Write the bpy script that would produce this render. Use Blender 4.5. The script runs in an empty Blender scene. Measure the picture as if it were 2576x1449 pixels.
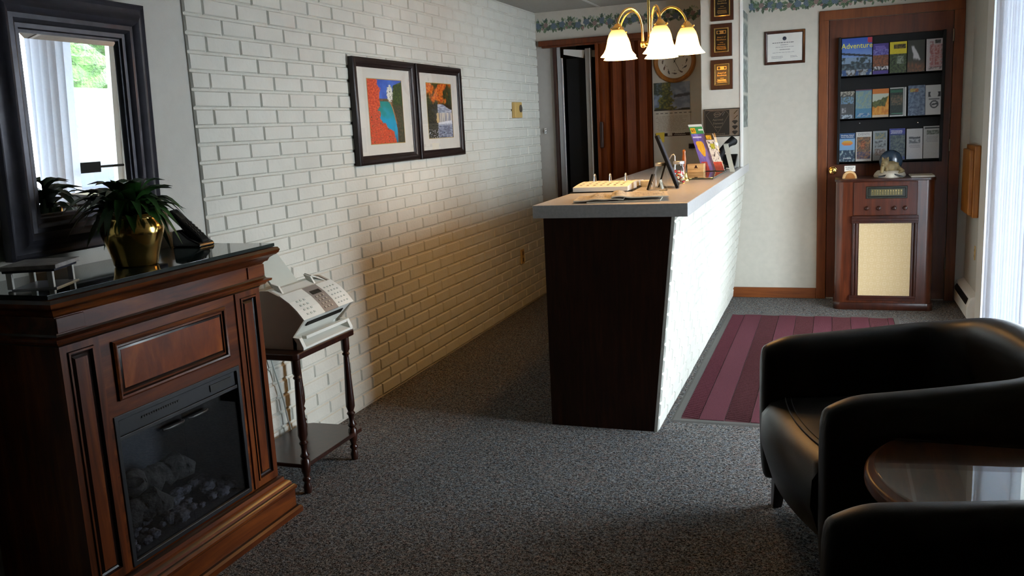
import bpy, bmesh, math, random
from mathutils import Vector, Matrix, noise
random.seed(7)
PI = math.pi
SC = bpy.context.scene
COL = SC.collection
XL, YB, XR, ZC = -2.409, 7.40, 0.953, 2.44      # left wall, back wall, right wall, ceiling

# ------------------------------------------------------------------ materials
def lin(c):
    return tuple(x / 12.92 if x <= 0.04045 else ((x + 0.055) / 1.055) ** 2.4 for x in c)

def hexc(h):
    return lin(tuple(int(h[i:i + 2], 16) / 255 for i in (0, 2, 4)))

def new_mat(name):
    m = bpy.data.materials.new(name)
    m.use_nodes = True
    nt = m.node_tree
    return m, nt, nt.nodes['Principled BSDF']

def N(nt, t, **kw):
    n = nt.nodes.new(t)
    for k, v in kw.items():
        if k.startswith('i_'):
            n.inputs[k[2:].replace('_', ' ')].default_value = v
        else:
            setattr(n, k, v)
    return n

def coords(nt, scale=(1, 1, 1), rot=(0, 0, 0)):
    tc = N(nt, 'ShaderNodeTexCoord')
    mp = N(nt, 'ShaderNodeMapping')
    mp.inputs['Scale'].default_value = scale
    mp.inputs['Rotation'].default_value = rot
    nt.links.new(tc.outputs['Object'], mp.inputs['Vector'])
    return mp.outputs['Vector']

def ramp(nt, fac, stops):
    r = N(nt, 'ShaderNodeValToRGB')
    el = r.color_ramp.elements
    while len(el) < len(stops):
        el.new(0.5)
    for e, (p, c) in zip(el, stops):
        e.position = p
        e.color = (*c, 1)
    nt.links.new(fac, r.inputs['Fac'])
    return r.outputs['Color']

def bump(nt, b, fac, strength=0.3, dist=0.002):
    bn = N(nt, 'ShaderNodeBump')
    bn.inputs['Strength'].default_value = strength
    bn.inputs['Distance'].default_value = dist
    nt.links.new(fac, bn.inputs['Height'])
    nt.links.new(bn.outputs['Normal'], b.inputs['Normal'])

def mat(name, c, rough=0.5, metal=0.0, var=0.0, vs=20, bs=0.0, bscale=80, bd=0.002, spec=0.5, coat=0.0):
    m, nt, b = new_mat(name)
    if isinstance(c, str):
        c = hexc(c)
    b.inputs['Base Color'].default_value = (*c, 1)
    b.inputs['Roughness'].default_value = rough
    b.inputs['Metallic'].default_value = metal
    b.inputs['Specular IOR Level'].default_value = spec
    b.inputs['Coat Weight'].default_value = coat
    v = coords(nt)
    nz = N(nt, 'ShaderNodeTexNoise', i_Scale=vs, i_Detail=4.0)
    nt.links.new(v, nz.inputs['Vector'])
    k = max(var, 0.02)
    col = ramp(nt, nz.outputs['Fac'], [(0.3, tuple(x * (1 - k) for x in c)), (0.7, tuple(min(1, x * (1 + k)) for x in c))])
    nt.links.new(col, b.inputs['Base Color'])
    if bs:
        n2 = N(nt, 'ShaderNodeTexNoise', i_Scale=bscale, i_Detail=5.0)
        nt.links.new(v, n2.inputs['Vector'])
        bump(nt, b, n2.outputs['Fac'], bs, bd)
    return m

def wood(name, c1, c2, c3=None, axis='Z', scale=3.0, stretch=14, rough=0.35, coat=0.0, bs=0.08, spec=0.35):
    m, nt, b = new_mat(name)
    s = {'X': (1, stretch, stretch), 'Y': (stretch, 1, stretch), 'Z': (stretch, stretch, 1)}[axis]
    v = coords(nt, tuple(x * scale for x in s))
    n1 = N(nt, 'ShaderNodeTexNoise', i_Scale=1.0, i_Detail=6.0, i_Roughness=0.6, i_Distortion=0.6)
    nt.links.new(v, n1.inputs['Vector'])
    c1, c2 = hexc(c1), hexc(c2)
    st = [(0.30, c1), (0.68, c2)]
    if c3:
        st = [(0.25, c1), (0.5, c2), (0.75, hexc(c3))]
    col = ramp(nt, n1.outputs['Fac'], st)
    v2 = coords(nt, (3, 3, 3))
    n2 = N(nt, 'ShaderNodeTexNoise', i_Scale=1.3, i_Detail=2.0)
    nt.links.new(v2, n2.inputs['Vector'])
    mx = N(nt, 'ShaderNodeMix', data_type='RGBA', blend_type='MULTIPLY')
    mx.inputs[0].default_value = 0.55
    nt.links.new(col, mx.inputs[6])
    r2 = ramp(nt, n2.outputs['Fac'], [(0.3, (0.6, 0.55, 0.5)), (0.7, (1.15, 1.1, 1.05))])
    nt.links.new(r2, mx.inputs[7])
    nt.links.new(mx.outputs[2], b.inputs['Base Color'])
    b.inputs['Roughness'].default_value = rough
    b.inputs['Coat Weight'].default_value = coat
    b.inputs['Coat Roughness'].default_value = 0.15
    b.inputs['Specular IOR Level'].default_value = spec
    bump(nt, b, n1.outputs['Fac'], bs, 0.001)
    return m

def glass_mat(name, tint=(1, 1, 1), ior=1.45, rough=0.0, gloss=1.0):
    m = bpy.data.materials.new(name)
    m.use_nodes = True
    nt = m.node_tree
    nt.nodes.clear()
    out = N(nt, 'ShaderNodeOutputMaterial')
    tr = N(nt, 'ShaderNodeBsdfTransparent')
    tr.inputs['Color'].default_value = (*tint, 1)
    gl = N(nt, 'ShaderNodeBsdfGlossy')
    gl.inputs['Roughness'].default_value = rough
    gl.inputs['Color'].default_value = (gloss, gloss, gloss, 1)
    lw = N(nt, 'ShaderNodeLayerWeight')
    p5 = N(nt, 'ShaderNodeMath', operation='POWER')
    p5.inputs[1].default_value = 5.0
    nt.links.new(lw.outputs['Facing'], p5.inputs[0])
    f0 = ((ior - 1) / (ior + 1)) ** 2
    fr = N(nt, 'ShaderNodeMath', operation='MULTIPLY_ADD')
    fr.inputs[1].default_value = 1 - f0
    fr.inputs[2].default_value = f0
    nt.links.new(p5.outputs[0], fr.inputs[0])
    mx = N(nt, 'ShaderNodeMixShader')
    nt.links.new(fr.outputs[0], mx.inputs[0])
    nt.links.new(tr.outputs[0], mx.inputs[1])
    nt.links.new(gl.outputs[0], mx.inputs[2])
    nt.links.new(mx.outputs[0], out.inputs[0])
    return m

def trans_mat(name, c, w=0.5, rough_tex=0.0):
    m = bpy.data.materials.new(name)
    m.use_nodes = True
    nt = m.node_tree
    nt.nodes.clear()
    out = N(nt, 'ShaderNodeOutputMaterial')
    d = N(nt, 'ShaderNodeBsdfDiffuse')
    t = N(nt, 'ShaderNodeBsdfTranslucent')
    v = coords(nt)
    nz = N(nt, 'ShaderNodeTexNoise', i_Scale=60.0, i_Detail=3.0)
    nt.links.new(v, nz.inputs['Vector'])
    col = ramp(nt, nz.outputs['Fac'], [(0.3, tuple(x * 0.95 for x in c)), (0.7, c)])
    nt.links.new(col, d.inputs['Color'])
    nt.links.new(col, t.inputs['Color'])
    mx = N(nt, 'ShaderNodeMixShader')
    mx.inputs[0].default_value = w
    nt.links.new(d.outputs[0], mx.inputs[1])
    nt.links.new(t.outputs[0], mx.inputs[2])
    nt.links.new(mx.outputs[0], out.inputs[0])
    return m

def printed_mat(name, rough=0.35, coat=0.0):
    m, nt, b = new_mat(name)
    a = N(nt, 'ShaderNodeAttribute', attribute_name='Col')
    nt.links.new(a.outputs['Color'], b.inputs['Base Color'])
    b.inputs['Roughness'].default_value = rough
    b.inputs['Coat Weight'].default_value = coat
    return m

M = {}
def carpet_mat():
    m, nt, b = new_mat('grey_loop_carpet')
    v = coords(nt)
    vo = N(nt, 'ShaderNodeTexNoise', i_Scale=120.0, i_Detail=2.0, i_Distortion=1.4)
    nt.links.new(v, vo.inputs['Vector'])
    n1 = N(nt, 'ShaderNodeTexNoise', i_Scale=210.0, i_Detail=2.0)
    nt.links.new(v, n1.inputs['Vector'])
    n2 = N(nt, 'ShaderNodeTexNoise', i_Scale=60.0, i_Detail=2.0)
    nt.links.new(v, n2.inputs['Vector'])
    c1 = ramp(nt, vo.outputs['Fac'], [(0.40, hexc('3c3c3b')), (0.52, hexc('9a9a98')), (0.66, hexc('d6d6d2'))])
    c2 = ramp(nt, n2.outputs['Color'], [(0.35, hexc('6d7a90')), (0.5, hexc('8f8b84')), (0.66, hexc('8f5e4e'))])
    mx = N(nt, 'ShaderNodeMix', data_type='RGBA', blend_type='MULTIPLY')
    mx.inputs[0].default_value = 0.75
    nt.links.new(c1, mx.inputs[6])
    nt.links.new(c2, mx.inputs[7])
    nt.links.new(mx.outputs[2], b.inputs['Base Color'])
    b.inputs['Roughness'].default_value = 0.95
    b.inputs['Specular IOR Level'].default_value = 0.1
    bump(nt, b, vo.outputs['Fac'], 0.9, 0.006)
    return m

M['carpet'] = carpet_mat()
M['plaster'] = mat('cream_plaster', 'b9b7ae', 0.85, var=0.03, bs=0.35, bscale=220, bd=0.002)
M['wall_beige'] = mat('beige_wallpaper', 'b5b0a3', 0.8, var=0.04, bs=0.2, bscale=260)
M['wall_grey'] = mat('grey_painted_panel', '9a9791', 0.6, var=0.04)
M['brick'] = mat('white_painted_brick', 'c4c3b8', 0.62, var=0.035, vs=9, bs=0.55, bscale=55, bd=0.004)
M['mortar'] = mat('painted_mortar', 'bebdb2', 0.75, var=0.05, vs=30, bs=0.6, bscale=90, bd=0.004)
M['ceil'] = mat('ceiling_tile', 'a29e94', 0.9, var=0.05, vs=60, bs=0.5, bscale=180, bd=0.003)
M['ceil_grid'] = mat('ceiling_grid_white', 'c8c6be', 0.6)
M['mahog'] = wood('mahogany_stain', '2e1406', '5a2a0d', '824517', 'Z', 2.2, 9, 0.36, 0.04, spec=0.2)
M['mahog_h'] = wood('mahogany_stain_horizontal', '2e1406', '5a2a0d', '824517', 'Y', 2.2, 9, 0.36, 0.04, spec=0.2)
M['mahog_burl'] = wood('mahogany_burl_veneer', '4a1f0a', '75370f', '96521c', 'Z', 5.0, 2.2, 0.32, 0.08, spec=0.2)
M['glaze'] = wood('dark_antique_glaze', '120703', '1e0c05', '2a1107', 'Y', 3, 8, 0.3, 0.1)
M['walnut'] = wood('dark_walnut', '140805', '2a120a', '3a1a0e', 'Z', 4, 9, 0.3, 0.3)
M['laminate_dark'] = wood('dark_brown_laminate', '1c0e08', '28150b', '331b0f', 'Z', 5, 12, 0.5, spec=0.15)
M['door_wood'] = wood('stained_door_wood', '3f1c09', '57290e', '653312', 'Z', 2.2, 14, 0.45)
M['trim_wood'] = wood('stained_trim_wood', '552809', '6e3911', '7a4217', 'Z', 3, 12, 0.45)
M['trim_wood_h'] = wood('stained_trim_wood_horizontal', '552809', '6e3911', '7a4217', 'X', 3, 12, 0.45)
M['fold_wood'] = wood('accordion_door_vinyl_wood', '4f230b', '65300f', '743a14', 'Z', 3, 18, 0.45, spec=0.2)
M['radio_wood'] = wood('radio_walnut_veneer', '2a1208', '4a200c', '622f15', 'Z', 2.5, 16, 0.3, 0.4)
M['radio_dark'] = wood('radio_dark_moulding', '1d0d07', '341509', '44200f', 'Z', 3, 10, 0.3, 0.4)
M['oak'] = wood('golden_oak', '7d4c1d', '9c6428', 'ad7434', 'Z', 3, 12, 0.4)
M['light_wood'] = wood('pale_sawn_wood', 'a8834f', 'c9a470', 'd6b583', 'X', 6, 6, 0.5)
M['black_wood'] = mat('black_frame_wood', '0a0908', 0.5, var=0.2, vs=12)
M['espresso'] = wood('espresso_frame_wood', '0e0908', '1c1210', '28181400'[:6], 'Z', 4, 14, 0.35)
M['mirror_frame'] = mat('pewter_black_frame', '34333a', 0.36, metal=0.35, var=0.2, vs=30)
M['black'] = mat('black_plastic', '090909', 0.55, spec=0.2)
M['black_gloss'] = mat('black_gloss_plastic', '0a0a0c', 0.18)
M['black_metal'] = mat('black_powdercoat_metal', '121316', 0.45, metal=0.2)
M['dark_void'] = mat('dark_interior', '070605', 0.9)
M['brass'] = mat('polished_brass', (0.78, 0.53, 0.16), 0.16, metal=1.0, var=0.12, vs=8, bs=0.06, bscale=10, bd=0.01)
M['brass_lt'] = mat('lamp_brass', (0.80, 0.55, 0.18), 0.18, metal=1.0)
M['chrome'] = mat('chrome', (0.75, 0.76, 0.78), 0.15, metal=1.0)
M['silver'] = mat('satin_silver', (0.55, 0.56, 0.58), 0.35, metal=0.9)
M['leather'] = mat('black_leather', '080707', 0.42, var=0.15, vs=6, bs=0.25, bscale=260, bd=0.001, spec=0.38)
M['thread'] = mat('leather_seam', '050505', 0.6)
M['fax_light'] = mat('fax_pale_grey', 'cfcfc6', 0.5)
M['fax_dark'] = mat('fax_taupe_side', 'a89e8e', 0.55, bs=0.15, bscale=300)
M['fax_panel'] = mat('fax_control_panel_taupe', '7d746d', 0.45)
M['fax_tray'] = mat('fax_grey_green_tray', 'aeb6ae', 0.4)
M['white'] = mat('white_plastic', 'd9d8d2', 0.45)
M['white_paint'] = mat('white_enamel', 'd2d1cb', 0.4, var=0.02)
M['paper'] = mat('white_paper', 'd8d5cc', 0.75)
M['newsprint'] = mat('newsprint', 'bdb5a2', 0.85, var=0.08, vs=40)
M['matboard'] = mat('cream_mat_board', 'd6d2c6', 0.85)
M['matcore'] = mat('gold_mat_bevel', 'b49a5c', 0.6)
M['laminate_grey'] = mat('grey_laminate', 'adacaa', 0.32, var=0.09, vs=70)
M['rubber'] = mat('grey_rubber_border', '4e4c48', 0.7, var=0.05, bs=0.2, bscale=200)
M['mat_red'] = mat('burgundy_carpet', '5a3038', 0.95, var=0.22, vs=220, bs=0.9, bscale=260, bd=0.005, spec=0.1)
M['mat_brown'] = mat('burgundy_brown_ribs', '4c2b2e', 0.95, var=0.25, vs=200, bs=0.9, bscale=240, bd=0.004, spec=0.1)
M['cloth'] = mat('cream_grille_cloth', 'cdb88c', 0.85, var=0.05, vs=50, bs=0.3, bscale=400)
M['dial'] = mat('radio_dial_olive', '4a4520', 0.4)
M['dial_dark'] = mat('radio_dial_surround', '1a1c12', 0.3)
M['ivory'] = mat('ivory_plate', 'b89a5c', 0.45)
M['leaf'] = mat('dark_green_leaf', '1f4415', 0.42, var=0.35, vs=9)
M['soil'] = mat('dark_soil', '0f0a07', 0.95, bs=0.8)
M['log'] = mat('charred_log', '45423f', 0.9, var=0.5, vs=18, bs=1.0, bscale=30, bd=0.02)
M['ember'] = mat('ash_grey_embers', '5a585e', 0.9, var=0.45, vs=60, bs=1.0, bscale=70, bd=0.01)
M['fire_back'] = mat('firebox_interior', '2a2d33', 0.7, var=0.15)
M['print'] = printed_mat('printed_surface', 0.4)
M['print_matte'] = printed_mat('printed_matte_surface', 0.8)
M['glass'] = glass_mat('clear_window_glass')
M['pic_glass'] = glass_mat('picture_glass', (0.98, 0.98, 0.98))
M['fire_glass'] = glass_mat('smoked_fireplace_glass', (0.80, 0.82, 0.85), 1.6)
M['jar'] = glass_mat('clear_jar_glass', (0.93, 0.95, 0.95), 1.5)
M['acrylic'] = glass_mat('clear_acrylic', (0.96, 0.97, 0.98), 1.4)
M['vane'] = trans_mat('white_fabric_vane', (0.60, 0.65, 0.73), 0.24)
M['red'] = mat('red_card', 'a81e2a', 0.5)
M['yellow'] = mat('yellow_note', 'cdb53c', 0.7)
M['gold'] = mat('gold_engraving', (0.72, 0.52, 0.20), 0.24, metal=1.0)
M['plaque_wood'] = wood('plaque_walnut', '24100a', '38190d', '44210f', 'Z', 6, 10, 0.35)
M['plaque_black'] = mat('black_plaque_plate', '0e0b0a', 0.2)
M['bronze'] = mat('bronze_plaque', '6e675c', 0.4, metal=0.6, var=0.06)
M['bronze_dark'] = mat('dark_bronze_relief', '1b1a16', 0.45, metal=0.3)
M['asphalt'] = mat('sunlit_asphalt', 'a7a5a0', 0.9, var=0.1, vs=3)
M['siding'] = mat('white_siding', 'e6e6e0', 0.7)
M['window_dark'] = mat('dark_window', '1c2430', 0.15)
M['car_white'] = mat('white_car_paint', 'dcdcdc', 0.2)
M['car_blue'] = mat('dark_car_paint', '1c2330', 0.15)
M['tyre'] = mat('tyre_rubber', '141414', 0.8)
M['bush'] = mat('sunlit_foliage', '2a4711', 0.8, var=0.55, vs=2.5, bs=1.0, bscale=6, bd=0.3)
M['bark'] = mat('tree_bark', '4a3a2a', 0.9, bs=0.8, bscale=20, bd=0.02)
M['terracotta'] = mat('tan_ceramic', 'b3925c', 0.5)
M['snow'] = mat('snow_white_resin', 'b9b2a2', 0.6, var=0.15, vs=30)
M['fur'] = mat('tan_wolf_resin', '7a6a48', 0.7, var=0.4, vs=25)
M['dome'] = mat('blue_black_dome', '243240', 0.15, var=0.6, vs=22)
M['tan_panel'] = mat('slate_top', '8d8a88', 0.6, var=0.25, vs=35)
M['navy'] = mat('navy_underside', '182338', 0.4)
M['candy'] = mat('wrapped_candy', 'b8563a', 0.4, var=0.6, vs=60)
M['lampwood'] = wood('turned_bell_handle', '6a3812', '8f5320', 'a0632b', 'Z', 8, 6, 0.3)

def mirror_mat():
    m, nt, b = new_mat('silvered_mirror')
    b.inputs['Base Color'].default_value = (0.9, 0.92, 0.92, 1)
    b.inputs['Metallic'].default_value = 1.0
    b.inputs['Roughness'].default_value = 0.0
    return m
M['mirror'] = mirror_mat()

def shade_mat():
    m = bpy.data.materials.new('frosted_amber_shade')
    m.use_nodes = True
    nt = m.node_tree
    nt.nodes.clear()
    out = N(nt, 'ShaderNodeOutputMaterial')
    tc = N(nt, 'ShaderNodeTexCoord')
    sp = N(nt, 'ShaderNodeSeparateXYZ')
    nt.links.new(tc.outputs['Object'], sp.inputs[0])
    mr = N(nt, 'ShaderNodeMapRange')
    mr.inputs['From Min'].default_value = -0.075
    mr.inputs['From Max'].default_value = 0.10
    nt.links.new(sp.outputs['Z'], mr.inputs['Value'])
    col = ramp(nt, mr.outputs[0], [(0.0, (1.0, 0.68, 0.30)), (0.55, (1.0, 0.66, 0.24)), (0.95, (1.0, 0.48, 0.09))])
    em = N(nt, 'ShaderNodeEmission')
    sr = N(nt, 'ShaderNodeMapRange')
    sr.inputs['From Min'].default_value = -0.06
    sr.inputs['From Max'].default_value = 0.07
    sr.inputs['To Min'].default_value = 10.0
    sr.inputs['To Max'].default_value = 0.75
    nt.links.new(sp.outputs['Z'], sr.inputs['Value'])
    nt.links.new(sr.outputs[0], em.inputs['Strength'])
    nt.links.new(col, em.inputs['Color'])
    d = N(nt, 'ShaderNodeBsdfTranslucent')
    dc = ramp(nt, mr.outputs[0], [(0.0, (0.62, 0.40, 0.16)), (0.45, (0.40, 0.22, 0.07)), (0.85, (0.06, 0.025, 0.004))])
    nt.links.new(dc, d.inputs['Color'])
    ad = N(nt, 'ShaderNodeAddShader')
    nt.links.new(em.outputs[0], ad.inputs[0])
    nt.links.new(d.outputs[0], ad.inputs[1])
    nt.links.new(ad.outputs[0], out.inputs[0])
    return m
SHADE_E = 1.3
M['shade'] = shade_mat()

# ------------------------------------------------------------------ mesh builder
_txt = {}
def text_geo(s, size):
    k = (s, size)
    if k not in _txt:
        cu = bpy.data.curves.new('t', 'FONT')
        cu.body = s
        cu.size = size
        cu.align_x = 'CENTER'
        cu.align_y = 'CENTER'
        cu.resolution_u = 2
        ob = bpy.data.objects.new('t', cu)
        COL.objects.link(ob)
        dg = bpy.context.evaluated_depsgraph_get()
        me = bpy.data.meshes.new_from_object(ob.evaluated_get(dg))
        _txt[k] = ([tuple(v.co) for v in me.vertices], [tuple(p.vertices) for p in me.polygons])
        bpy.data.objects.remove(ob)
        bpy.data.curves.remove(cu)
        bpy.data.meshes.remove(me)
    return _txt[k]

class MB:
    dim = 1.0                                           # scales print colours, lowered to paint in weaker light

    def __init__(s):
        s.v, s.f, s.m, s.c = [], [], [], {}

    def add(s, vs, fs, mi=0, col=None):
        o = len(s.v)
        s.v += [tuple(v) for v in vs]
        s.f += [tuple(i + o for i in f) for f in fs]
        s.m += [mi] * len(fs)
        if col:
            for i, c in enumerate(col):
                s.c[o + i] = c
        return s

    def box(s, x0, x1, y0, y1, z0, z1, mi=0):
        vs = [(x, y, z) for z in (z0, z1) for y in (y0, y1) for x in (x0, x1)]
        return s.add(vs, [(0, 2, 3, 1), (4, 5, 7, 6), (0, 1, 5, 4), (2, 6, 7, 3), (0, 4, 6, 2), (1, 3, 7, 5)], mi)

    def obox(s, O, A, B, C, mi=0):
        """box from corner O along vectors A, B, C"""
        O, A, B, C = Vector(O), Vector(A), Vector(B), Vector(C)
        if A.cross(B).dot(C) < 0:
            A, B = B, A
        vs = [O, O + A, O + A + B, O + B, O + C, O + A + C, O + A + B + C, O + B + C]
        return s.add(vs, [(0, 3, 2, 1), (4, 5, 6, 7), (0, 1, 5, 4), (1, 2, 6, 5), (2, 3, 7, 6), (3, 0, 4, 7)], mi)

    def prism(s, pts, vec, mi=0):
        n = len(pts)
        P = [Vector(p) for p in pts]
        V = Vector(vec)
        nn = Vector((0, 0, 0))
        for i in range(n):
            nn += (P[i] - P[0]).cross(P[(i + 1) % n] - P[0])
        if nn.dot(V) < 0:
            P.reverse()
        vs = P + [p + V for p in P]
        fs = [tuple(range(n - 1, -1, -1)), tuple(range(n, 2 * n))]
        fs += [(i, (i + 1) % n, n + (i + 1) % n, n + i) for i in range(n)]
        return s.add(vs, fs, mi)

    def tube(s, path, r, n=10, mi=0, caps=True):
        P = [Vector(p) for p in path]
        R = r if isinstance(r, (list, tuple)) else [r] * len(P)
        vs, fs = [], []
        up = None
        for i, p in enumerate(P):
            t = (P[min(i + 1, len(P) - 1)] - P[max(i - 1, 0)]).normalized()
            if up is None:
                a = Vector((0, 0, 1)) if abs(t.z) < 0.9 else Vector((1, 0, 0))
                up = (a - t * a.dot(t)).normalized()
            else:
                up = (up - t * up.dot(t)).normalized()
            w = t.cross(up)
            for k in range(n):
                a = 2 * PI * k / n
                vs.append(p + (up * math.cos(a) + w * math.sin(a)) * R[i])
        for i in range(len(P) - 1):
            for k in range(n):
                fs.append((i * n + k, i * n + (k + 1) % n, (i + 1) * n + (k + 1) % n, (i + 1) * n + k))
        if caps:
            fs.append(tuple(range(n - 1, -1, -1)))
            fs.append(tuple((len(P) - 1) * n + k for k in range(n)))
        return s.add(vs, fs, mi)

    def lathe(s, prof, c, n=24, mi=0, axis='Z', wave=None, caps=True):
        vs, fs = [], []
        for r, z in prof:
            for k in range(n):
                a = 2 * PI * k / n
                rr = r if not wave else r * (1 + wave(z, a))
                p = (rr * math.cos(a), rr * math.sin(a), z)
                if axis == 'Y':
                    p = (p[0], -p[2], p[1])
                elif axis == 'X':
                    p = (p[2], p[0], p[1])
                vs.append((c[0] + p[0], c[1] + p[1], c[2] + p[2]))
        for i in range(len(prof) - 1):
            for k in range(n):
                fs.append((i * n + k, i * n + (k + 1) % n, (i + 1) * n + (k + 1) % n, (i + 1) * n + k))
        if caps:
            fs.append(tuple(range(n - 1, -1, -1)))
            fs.append(tuple((len(prof) - 1) * n + k for k in range(n)))
        return s.add(vs, fs, mi)

    def ball(s, c, r, nu=16, nv=10, mi=0, nz=0.0, ns=3.0):
        if not isinstance(r, (list, tuple)):
            r = (r, r, r)
        vs, fs = [], []
        for j in range(1, nv):
            t = PI * j / nv
            for k in range(nu):
                a = 2 * PI * k / nu
                d = Vector((math.sin(t) * math.cos(a), math.sin(t) * math.sin(a), math.cos(t)))
                q = 1 + (nz * noise.noise(d * ns + Vector(c)) if nz else 0)
                vs.append((c[0] + d.x * r[0] * q, c[1] + d.y * r[1] * q, c[2] + d.z * r[2] * q))
        top = len(vs)
        vs += [(c[0], c[1], c[2] + r[2]), (c[0], c[1], c[2] - r[2])]
        for j in range(nv - 2):
            for k in range(nu):
                fs.append((j * nu + k, (j + 1) * nu + k, (j + 1) * nu + (k + 1) % nu, j * nu + (k + 1) % nu))
        for k in range(nu):
            fs.append((top, k, (k + 1) % nu))
            b = (nv - 2) * nu
            fs.append((top + 1, b + (k + 1) % nu, b + k))
        return s.add(vs, fs, mi)

    def paint(s, O, U, V, nx, ny, fn, mi=0):
        O, U, V = Vector(O), Vector(U), Vector(V)
        vs, cs, fs = [], [], []
        for j in range(ny + 1):
            for i in range(nx + 1):
                vs.append(O + U * (i / nx) + V * (j / ny))
                cs.append(tuple(x * s.dim for x in lin(tuple(min(1, max(0, x)) for x in fn(i / nx, j / ny)))))
        for j in range(ny):
            for i in range(nx):
                a = j * (nx + 1) + i
                fs.append((a, a + 1, a + nx + 2, a + nx + 1))
        return s.add(vs, fs, mi, cs)

    def text(s, t, size, O, U, V, off=0.0006, mi=0, sx=1.0):
        O, U, V = Vector(O), Vector(U).normalized(), Vector(V).normalized()
        n = U.cross(V)
        vs, fs = text_geo(t, size)
        return s.add([O + U * (x * sx) + V * y + n * off for x, y, z in vs], fs, mi)

    def frame(s, O, U, V, w, h, prof, mi=0, glaze=()):
        """mitred rectangular frame. O lower-left outer corner, profile [(inset, height)] along the normal"""
        O, U, V = Vector(O), Vector(U).normalized(), Vector(V).normalized()
        n = U.cross(V)
        vs, fs = [], []
        for (a, z) in prof:
            for (x, y) in ((a, a), (w - a, a), (w - a, h - a), (a, h - a)):
                vs.append(O + U * x + V * y + n * z)
        for i in range(len(prof) - 1):
            for k in range(4):
                fs.append((i * 4 + k, i * 4 + (k + 1) % 4, (i + 1) * 4 + (k + 1) % 4, (i + 1) * 4 + k))
        s.add(vs, fs, mi)
        for i in glaze:
            for j in range(4):
                s.m[len(s.m) - len(fs) + 4 * i + j] = 1
        return s

    def mould(s, prof, xf, y0, y1, xb, mi=0, cap=True, glaze=()):
        """moulding running round the front (+X) and both ends of a body standing against x = xb"""
        vs, fs = [], []
        for (o, z) in prof:
            vs += [(xb, y0 - o, z), (xf + o, y0 - o, z), (xf + o, y1 + o, z), (xb, y1 + o, z)]
        for i in range(len(prof) - 1):
            for k in range(4):
                fs.append((i * 4 + k, i * 4 + (k + 1) % 4, (i + 1) * 4 + (k + 1) % 4, (i + 1) * 4 + k))
        if cap:
            fs.append((3, 2, 1, 0))
            b = (len(prof) - 1) * 4
            fs.append((b, b + 1, b + 2, b + 3))
        s.add(vs, fs, mi)
        for i in glaze:
            for j in range(4):
                s.m[len(s.m) - len(fs) + 4 * i + j] = 1
        return s

    def build(s, name, mats, parent=None, bevel=0.0, segs=2, smooth=None, local=False, fix=False):
        if not isinstance(mats, (list, tuple)):
            mats = [mats]
        off = Vector((0, 0, 0))
        if parent is not None and not local:
            q = parent
            while q is not None:
                off += q.location
                q = q.parent
        me = bpy.data.meshes.new(name)
        me.from_pydata([tuple(Vector(v) - off) for v in s.v], [], s.f)
        for mm in mats:
            me.materials.append(M[mm] if isinstance(mm, str) else mm)
        for p, mi in zip(me.polygons, s.m):
            p.material_index = mi
        if s.c:
            at = me.color_attributes.new('Col', 'FLOAT_COLOR', 'POINT')
            for i in range(len(s.v)):
                at.data[i].color = (*s.c.get(i, (0.75, 0.74, 0.70)), 1)
        if bevel or fix:
            bm = bmesh.new()
            bm.from_mesh(me)
            if fix:
                bmesh.ops.remove_doubles(bm, verts=bm.verts, dist=1e-5)
                bmesh.ops.recalc_face_normals(bm, faces=bm.faces)
            if bevel:
                bmesh.ops.remove_doubles(bm, verts=bm.verts, dist=1e-6)
                es = [e for e in bm.edges if len(e.link_faces) == 2 and e.calc_face_angle(0) > 0.5]
                bmesh.ops.bevel(bm, geom=es, offset=bevel, segments=segs, affect='EDGES', profile=0.5, clamp_overlap=True)
            bm.to_mesh(me)
            bm.free()
        if smooth:
            me.shade_smooth()
            me.set_sharp_from_angle(angle=math.radians(smooth))
        ob = bpy.data.objects.new(name, me)
        COL.objects.link(ob)
        if parent is not None:
            ob.parent = parent
        return ob

def tag(o, label, cat, group=None):
    o['label'] = label
    o['category'] = cat
    if group:
        o['group'] = group
    return o

def struct(o, label=None):
    o['kind'] = 'structure'
    if label:
        o['label'] = label
        o['category'] = label.split()[-1] if False else o.name.split('_')[0]
    return o

def thing(name, label, cat, loc, rotz=0.0, group=None):
    o = bpy.data.objects.new(name, None)
    o.empty_display_size = 0.05
    COL.objects.link(o)
    o.location = loc
    o.rotation_euler = (0, 0, rotz)
    return tag(o, label, cat, group)

def dup_tree(root, loc, label):
    r = root.copy()
    COL.objects.link(r)
    r.location = loc
    r['label'] = label
    for ch in list(root.children):
        c = ch.copy()
        COL.objects.link(c)
        c.parent = r
        for g in list(ch.children):
            d = g.copy()
            COL.objects.link(d)
            d.parent = c
    return r

def sm(a, b, x):
    t = min(1, max(0, (x - a) / (b - a)))
    return t * t * (3 - 2 * t)
def mixc(a, b, t):
    return tuple(x + (y - x) * t for x, y in zip(a, b))
def H(h):
    return tuple(int(h[i:i + 2], 16) / 255 for i in (0, 2, 4))
def nz(x, y, s=1.0, seed=0.0):
    return noise.noise(Vector((x * s, y * s, seed)))
def fb(x, y, s=1.0, seed=0.0):
    return nz(x, y, s, seed) + 0.5 * nz(x, y, 2 * s, seed + 3) + 0.25 * nz(x, y, 4 * s, seed + 7)

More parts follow.
